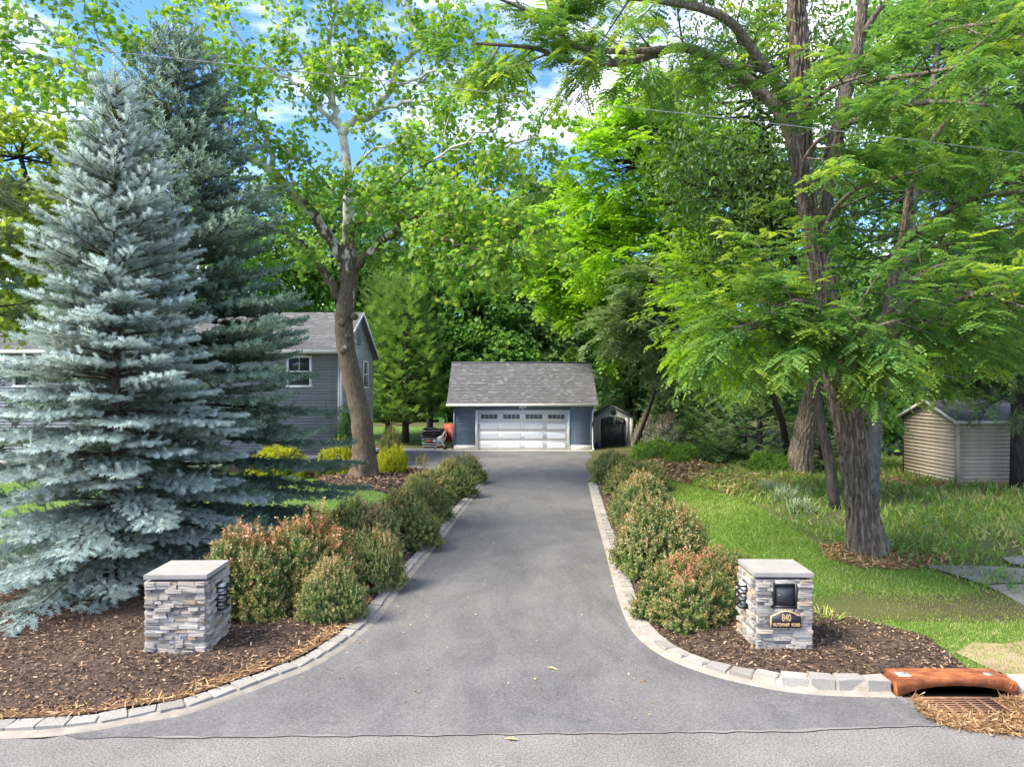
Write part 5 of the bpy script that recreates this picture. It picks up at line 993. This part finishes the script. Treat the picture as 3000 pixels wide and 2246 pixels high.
# ------------------------------------------------------------------ shrubs
def shrub_mesh(seed, ntw, L=.24, tpl=T_TWIG, up=.55, squash=.85):
    """unit dome shrub (radius 1, height 1) of leafy twigs, tip colour strongest on the outer upper twigs"""
    global rng
    f = Fol(); v = ball(ntw * 2); v = v[v[:, 2] > -.22][:ntw]; k = len(v); lump = 1 + .09 * np.sin(v[:, 0] * 5 + seed) + .09 * np.sin(v[:, 1] * 6 + 2 * seed) + .07 * np.sin((v[:, 0] + v[:, 2]) * 9)
    r = (U(0, 1, k) ** .25 * .40 + .58) * lump; p = v * r[:, None] * np.array((.92, .92, .86)) ; p[:, 2] = np.maximum(p[:, 2] * .95 + .06, .05); shoot = U(0, 1, k) < .10; p[shoot] *= U(1.04, 1.16, (int(shoot.sum()), 1))
    d = v * .8 + np.array((0, 0, up)) + rng.normal(0, .45, (k, 3)); tip = np.clip((v[:, 2] - .02) * 1.3, 0, 1) * np.clip((r - .75) * 4, 0, 1) * np.clip(.55 + .8 * np.sin(v[:, 0] * 4.3 + 1.7 * seed) * np.sin(v[:, 1] * 3.7 + seed), 0, 1.1)
    f.ext(p, d, ball(k), L * U(.7, 1.25, k), np.clip(U(-.1, .9, k), 0, 1), np.clip(tip * U(-.2, 1.4, k), 0, 1) * .95); return f, tpl
def stems(n, m, R=.35):
    mb = MB()
    for i in range(n):
        a = U(0, 6.28); r_ = U(.3, .75); e = np.array((math.cos(a) * r_, math.sin(a) * r_, U(.45, .8))); mb.tube(smoothpath([(math.cos(a) * .1, math.sin(a) * .1, -.05), e * (.45, .45, .5), e], 3), np.linspace(.018, .006, 7), 3)
    return mb
SH = []
for sd, n, L in ((1, 1700, .21), (2, 1700, .21), (3, 1500, .19), (4, 1500, .18)):
    f, tpl = shrub_mesh(sd, n, L); o = f.build('foliage', tpl, M['s_red']); s_ = stems(26, M['twig']).build('stems', M['twig']); SH.append((o.data, s_.data)); bpy.data.objects.remove(o); bpy.data.objects.remove(s_)
def shrub(name, label, base, rad, ht, var, m, rz=None, group='shrubs edging the drive', asp=1.0):
    t = thing(name, base, label, 'shrub', group)
    for nm, me in zip(('foliage', 'stems'), SH[var]):
        o = bpy.data.objects.new(nm, me); C.objects.link(o); o.parent = t; o.scale = (rad, rad * asp, ht); o.rotation_euler = (0, 0, U(0, 6.28) if rz is None else rz)
        if nm == 'foliage': o.material_slots[0].link = 'OBJECT'; o.material_slots[0].material = m
    return t
SHR = [('front', 745, 1790, .92, 1.30, 0, 's_red', 'red tipped shrub right behind the left stone pillar'),
       ('', 920, 1745, .95, 1.38, 1, 's_red', 'largest coral tipped shrub in the left row'),
       ('', 1000, 1800, .55, .85, 0, 's_peach', 'low green shrub at the front of the left row by the kerb'),
       ('', 1118, 1712, .62, 1.02, 2, 's_peach', 'peach tipped shrub overhanging the left kerb'),
       ('', 1075, 1625, .85, 1.15, 1, 's_peach', 'green shrub behind the coral one on the lawn side'),
       ('', 1195, 1592, .92, 1.18, 0, 's_bronze', 'wide green shrub midway along the left row'),
       ('', 1262, 1520, .78, 1.05, 2, 's_bronze', 'bronze tipped shrub behind the middle of the left row'),
       ('', 1275, 1470, .85, .98, 1, 's_bronze', 'low bronze shrub beside the sycamore bed'),
       ('', 1335, 1448, .85, 1.12, 0, 's_bronze', 'second farthest shrub of the left row'),
       ('', 1370, 1410, .85, 1.05, 2, 's_bronze', 'farthest shrub of the left row by the turnaround'),
       ('', 1975, 1805, .78, .92, 0, 's_red', 'red tipped shrub nearest the mailbox pillar'),
       ('', 2090, 1735, .70, .80, 2, 's_red', 'pinkish shrub tucked behind the mailbox pillar'),
       ('', 1905, 1665, 1.0, 1.32, 1, 's_peach', 'biggest rounded shrub of the right row'),
       ('', 1862, 1530, .92, 1.25, 0, 's_peach', 'tan tipped shrub third from the pillar in the right row'),
       ('', 1850, 1450, 1.0, 1.15, 1, 's_bronze', 'dark green shrub with bronze tips in the right row'),
       ('', 1800, 1412, .92, 1.05, 0, 's_bronze', 'second farthest shrub of the right row'),
       ('', 1785, 1385, .9, .95, 2, 's_bronze', 'farthest shrub of the right row near the garage')]
for _, px, py, rad, ht, var, ml, lbl in SHR: b = G(px, py, .08); b[0] += -.16 if px < 1500 else .16; shrub('barberry_shrub', lbl, b, rad * .94, ht * .88, var, M[ml], asp=U(.9, 1.15))
shrub('gold_shrub', 'golden yellow shrub left of the sycamore foot', (-6.75, 27.6, .1), .85, 1.25, 3, M['s_yellow'], group='golden shrubs by the sycamore')
shrub('gold_shrub', 'golden yellow shrub partly behind the green spruce', (-8.9, 27.0, .1), 1.1, 1.2, 3, M['s_yellow'], group='golden shrubs by the sycamore')
shrub('gold_shrub', 'golden yellow shrub right of the sycamore foot', (-4.7, 27.9, .1), .62, 1.05, 3, M['s_yellow'], group='golden shrubs by the sycamore')
shrub('green_shrub', 'upright dark green shrub at the house corner', (-7.0, 30.2, .1), .5, 2.6, 3, M['s_dark'], group='foundation shrubs')
shrub('green_shrub', 'olive rounded shrub right of the sycamore trunk', (-5.4, 31.4, .05), .5, 1.7, 3, M['s_bronze'], group='foundation shrubs')
shrub('photinia_shrub', 'coppery tipped shrub beside the grey plastic shed', (7.35, 33.5, .15), 1.2, 1.8, 0, M['s_photinia'], group='border shrubs')
shrub('photinia_shrub', 'smaller coppery shrub close to the shed wall', (7.25, 38.5, .1), .7, 1.8, 1, M['s_photinia'], group='border shrubs')
shrub('green_shrub', 'bright green mounded shrub below the coppery one', (6.25, 31.2, .12), 1.05, 1.05, 3, M['s_green'], group='border shrubs')
shrub('green_shrub', 'low bright green shrub in front of the mounded one', (6.75, 28.9, .15), .62, .62, 3, M['s_green'], group='border shrubs')
shrub('green_shrub', 'lime shrub at the edge of the cypress shade', (7.4, 30.4, .2), .7, .85, 3, M['s_green'], group='border shrubs')
shrub('green_shrub', 'tall leafy shrub filling the gap behind the lime shrub', (8.5, 33.8, .2), 1.2, 1.7, 2, M['s_green'], group='border shrubs')
shrub('green_shrub', 'leafy shrub in front of the dark cypress', (8.6, 28.9, .3), 1.0, 1.1, 1, M['s_dark'], group='border shrubs')
shrub('green_shrub', 'leafy shrub at the foot of the second locust trunk', (9.2, 25.4, .35), .8, .8, 3, M['s_green'], group='border shrubs')
# broadleaf undergrowth on the mound
def tuft(name, label, base, n, L, m, wd=.05, arch=.9, cat='plant', spread=.06, group=None):
    base = np.asarray(base, float); V = []; T = []; col = []
    for i in range(n):
        a = U(0, 6.28); l = L * U(.6, 1.15); o_ = np.array((math.cos(a), math.sin(a), 0)); sd = np.array((-math.sin(a), math.cos(a), 0)) * wd * U(.7, 1.2); p = rng.normal(0, spread, 3) * (1, 1, 0); e = U(.25, 1.0) * arch; k = len(V); rr = U()
        for j, s_ in enumerate((0, .35, .7, 1)):
            c = p + o_ * l * e * s_ + np.array((0, 0, l * (s_ * 1.0 - .75 * e * s_ * s_))); wv = (.7, 1, .7, .02)[j]; V += [c - sd * wv, c + sd * wv]; col += [[rr, .25 * U(), 0]] * 2
        for j in range(3): T += [(k + 2 * j, k + 2 * j + 1, k + 2 * j + 3), (k + 2 * j, k + 2 * j + 3, k + 2 * j + 2)]
    o = mesh_obj(name, np.array(V), np.array(T), m, None, np.array(col)); o.location = base; return tag(o, label, cat, group)
tuft('daylily', 'clump of yellow-green strap leaves beside the mailbox pillar', G(2425, 1838) + (0, 0, .03), 70, .42, M['lily'], .011, 1.0, spread=.10)
for px, py, s_, lbl in ((2300, 1470, .62, 'pale variegated grass clump on the mound, nearest the drive'), (2350, 1500, .5, 'pale variegated grass clump on the mound, nearest the big trunk'), (2260, 1440, .5, 'pale variegated grass clump farthest up the mound')):
    tuft('variegated_grass', lbl, G(px, py) + (0, 0, .02), 170, s_, M['varieg'], .011, .95, spread=.14, group='variegated grass clumps')
for px, py, lbl in ((1232, 1362, 'sparse twiggy plant at the edge of the parking area'), (1175, 1358, 'sparse twiggy plant close to the golden shrub')): tuft('twiggy_plant', lbl, G(px, py, .05), 45, .75, M['straygrass'], .010, .55, spread=.10, group='twiggy plants')
fw = Fol(); q = sample_in(field, 1700, lambda q: np.clip((14 / np.maximum(q[:, 1], 9)) ** 1.0, 0, 1) * (np.sin(q[:, 0] * 1.7 + 1) * np.sin(q[:, 1] * 1.1) > -.1)); k = len(q)
fw.ext(q + np.array((0, 0, .03)), ball(k) * (.6, .6, .3) + np.array((0, 0, .8)), ball(k), U(.12, .30, k), U(0, 1, k), np.where(U(0, 1, k) < .15, .6, 0)); tag(fw.build('weeds', T_TWIG, M['weed']), 'mixed green weeds and ground cover on the mound', 'weeds', kind='stuff')
# stepping pavers right of the far shrubs
for i, (x, y) in enumerate(((5.1, 29.9), (5.35, 28.9), (5.0, 31.5), (5.0, 32.6), (4.95, 33.7), (5.6, 27.9))):
    b = thing('paver', (x, y, hz(x, y) + .03), ('grey flat paver second nearest on the side path', 'grey flat paver third nearest on the side path', '', '', '', 'nearest flat grey paver of the side path')[i] or ('fourth', 'fifth', 'farthest')[i - 2] + ' grey flat paver along the side path', 'paver', 'side path pavers', rz=U(-.2, .2))
    part('slab', M['cap'], b, (0, 0, 0), (-.35, .1, -.25, .25, -.05, .03)); part('edging', M['concrete'], b, (0, 0, 0), (.105, .32, -.25, .25, -.05, .04))

# ------------------------------------------------------------------ things by the garage
def bag(base, L, W, T_, m, label, rz, print_=None):
    bm = bmesh.new(); bmesh.ops.create_cube(bm, size=1.0); bmesh.ops.subdivide_edges(bm, edges=bm.edges[:], cuts=5, use_grid_fill=True)
    for v in bm.verts:
        x, y, z = v.co; pil_ = (1 - (2 * x) ** 4) * (1 - (2 * y) ** 4); v.co = Vector((x * L + U(-.012, .012), y * W + U(-.012, .012), z * T_ * (.22 + .78 * max(0, pil_) ** .45) + U(-.006, .006)))
    me = bpy.data.meshes.new('bag'); bm.to_mesh(me); bm.free(); me.materials.append(m); me.polygons.foreach_set('use_smooth', np.ones(len(me.polygons), bool))
    o = bpy.data.objects.new('mulch_bag', me); C.objects.link(o); o.location = base; o.rotation_euler = (U(-.03, .03), U(-.03, .03), rz); tag(o, label, 'bag', 'stacked bags by the garage')
    if print_:
        for nm, mm, a, b in print_: part(nm, mm, o, (0, 0, 0), (a, b, -W / 2 - .012, -W / 2 + .03, -T_ * .30, T_ * .30))
    return o
bx, by = -4.62, 41.0; z = .08
ordn = ['bottom', 'second from bottom', 'third from bottom', 'fourth from bottom']
for i in range(4): bag((bx + U(-.03, .03), by, z), 1.12, .72, .19, M['baggrey'], 'grey plastic bag, %s of the stack' % ordn[i], U(-.04, .04), [('red_print', M['redprint'], -.25, .08), ('blue_print', M['blueprint'], .085, .34)] if i == 2 else None); z += .145
for i, (dx, L) in enumerate(((0, 1.25), (-.03, 1.3), (.05, 1.2))): bag((bx + dx, by - .02, z), L, .76, .19, M['bagblack'], 'black plastic bag, %s black layer of the stack' % ('lowest', 'middle', 'upper')[i], U(-.08, .08)); z += .14
bag((bx - .12, by, z - .01), .85, .6, .18, M['bagblack'], 'small black bag lying on top of the stack', .1); bag((bx + .42, by + .1, z - .04), .55, .5, .15, M['bagblack'], 'short black bag slumped at the top right of the stack', -.2)
wb = thing('wheelbarrow', (-3.55, 41.6, 0), 'red wheelbarrow tipped up against the garage wall', 'wheelbarrow')
MB().hexa([(-.28, -.05, .35), (.35, -.05, .35), (.35, .05, 1.28), (-.28, .05, 1.28)], [(-.40, -.32, .30), (.45, -.32, .30), (.45, -.22, 1.34), (-.40, -.22, 1.34)]).build('tray', M['redmetal'], wb)
mb = MB(); mb.tube([(-.40, -.33, 1.34), (.45, -.33, 1.34), (.45, -.34, .30), (-.40, -.34, .30), (-.40, -.33, 1.34)], .018, 5); mb.build('rim', M['redmetal'], wb)
for s_ in (-.18, .22): mb = MB(); mb.tube([(s_, -.02, .05), (s_ - .05, .02, .8), (s_ - .1, .1, 1.75 if s_ < 0 else 1.3)], .022, 6); mb.build('handle', M['black'], wb)
mb = MB(); mb.tube([(-.15, -.25, .9), (.2, -.25, .9)], .02, 5); mb.tube([(.05, -.3, .9), (.12, -.45, .12)], .018, 5); mb.build('leg', M['wire'], wb)
th = np.linspace(0, 2 * math.pi, 13); mb = MB(); mb.tube([(.05, .05 + .16 * math.cos(a), .18 + .16 * math.sin(a)) for a in th], .05, 6); mb.build('wheel', M['black'], wb)
hr = thing('hose_cart', (-3.95, 39.35, .022), 'beige plastic hose reel cart in front of the bag stack', 'hose cart')
def leg(pts, wd, nm='frame', m=M['reel'], k=5): mb = MB(); mb.tube(pts, wd, k); return mb.build(nm, m, hr)
for y in (-.2, .2):
    leg([(-.32, y, .0), (-.12, y, .42), (0.02, y, .62), (.26, y, 1.0)], .038); leg([(.0, y, .55), (.14, y, .3), (.24, y, .12)], .036)
    leg([(-.22, y, .25), (.16, y, .25)], .022, 'crossbar'); leg(smoothpath([(.26, y, 1.0), (.29, y, .8), (.2, y, .5), (.06, y, .3)], 4), .014, 'handle')
    mb = MB(); mb.tube([(.26, y - .03, .1), (.26, y + .03, .1)], [.10, .10], 12); mb.build('wheel', M['black'], hr)
    mb = MB(); mb.tube([(-.02, y * .8 - .01, .55), (-.02, y * .8 + .01, .55)], [.2, .2], 14); mb.build('reel_disc', M['reel'], hr)
leg([(.26, -.2, 1.0), (.26, .2, 1.0)], .022, 'grip'); leg([(-.32, -.2, .02), (-.32, .2, .02)], .03, 'foot_bar')
mb = MB(); mb.tube([(-.02, .15 - .3 * i / 60, .55) + .13 * np.array((math.cos(i), 0, math.sin(i))) for i in range(61)], .02, 4); mb.build('hose', M['shedroof'], hr)

# ------------------------------------------------------------------ overhead cables
def cable(name, pts, r, label):
    p = smoothpath(pts, 8); o = MB().tube(p, r, 5).build(name, M['wire']); return tag(o, label, 'cable')
Yc = lambda py: 3.75 * F / (YH - py)
cable('utility_cable', [P(-700, 45, Yc(45))] + [P(x, y, Yc(y)) for x, y in ((0, 118), (966, 220), (1800, 311), (2330, 370), (3000, 450), (3900, 560))], .0055, 'thin grey utility cable crossing in front of the trees')
cable('service_wire', [P(600, 1095, 24), P(862, 1048, 28.5), P(960, 998, 30.3), (-7.95, 30.6, 5.5)], .012, 'pale service wire running up to the house eave')
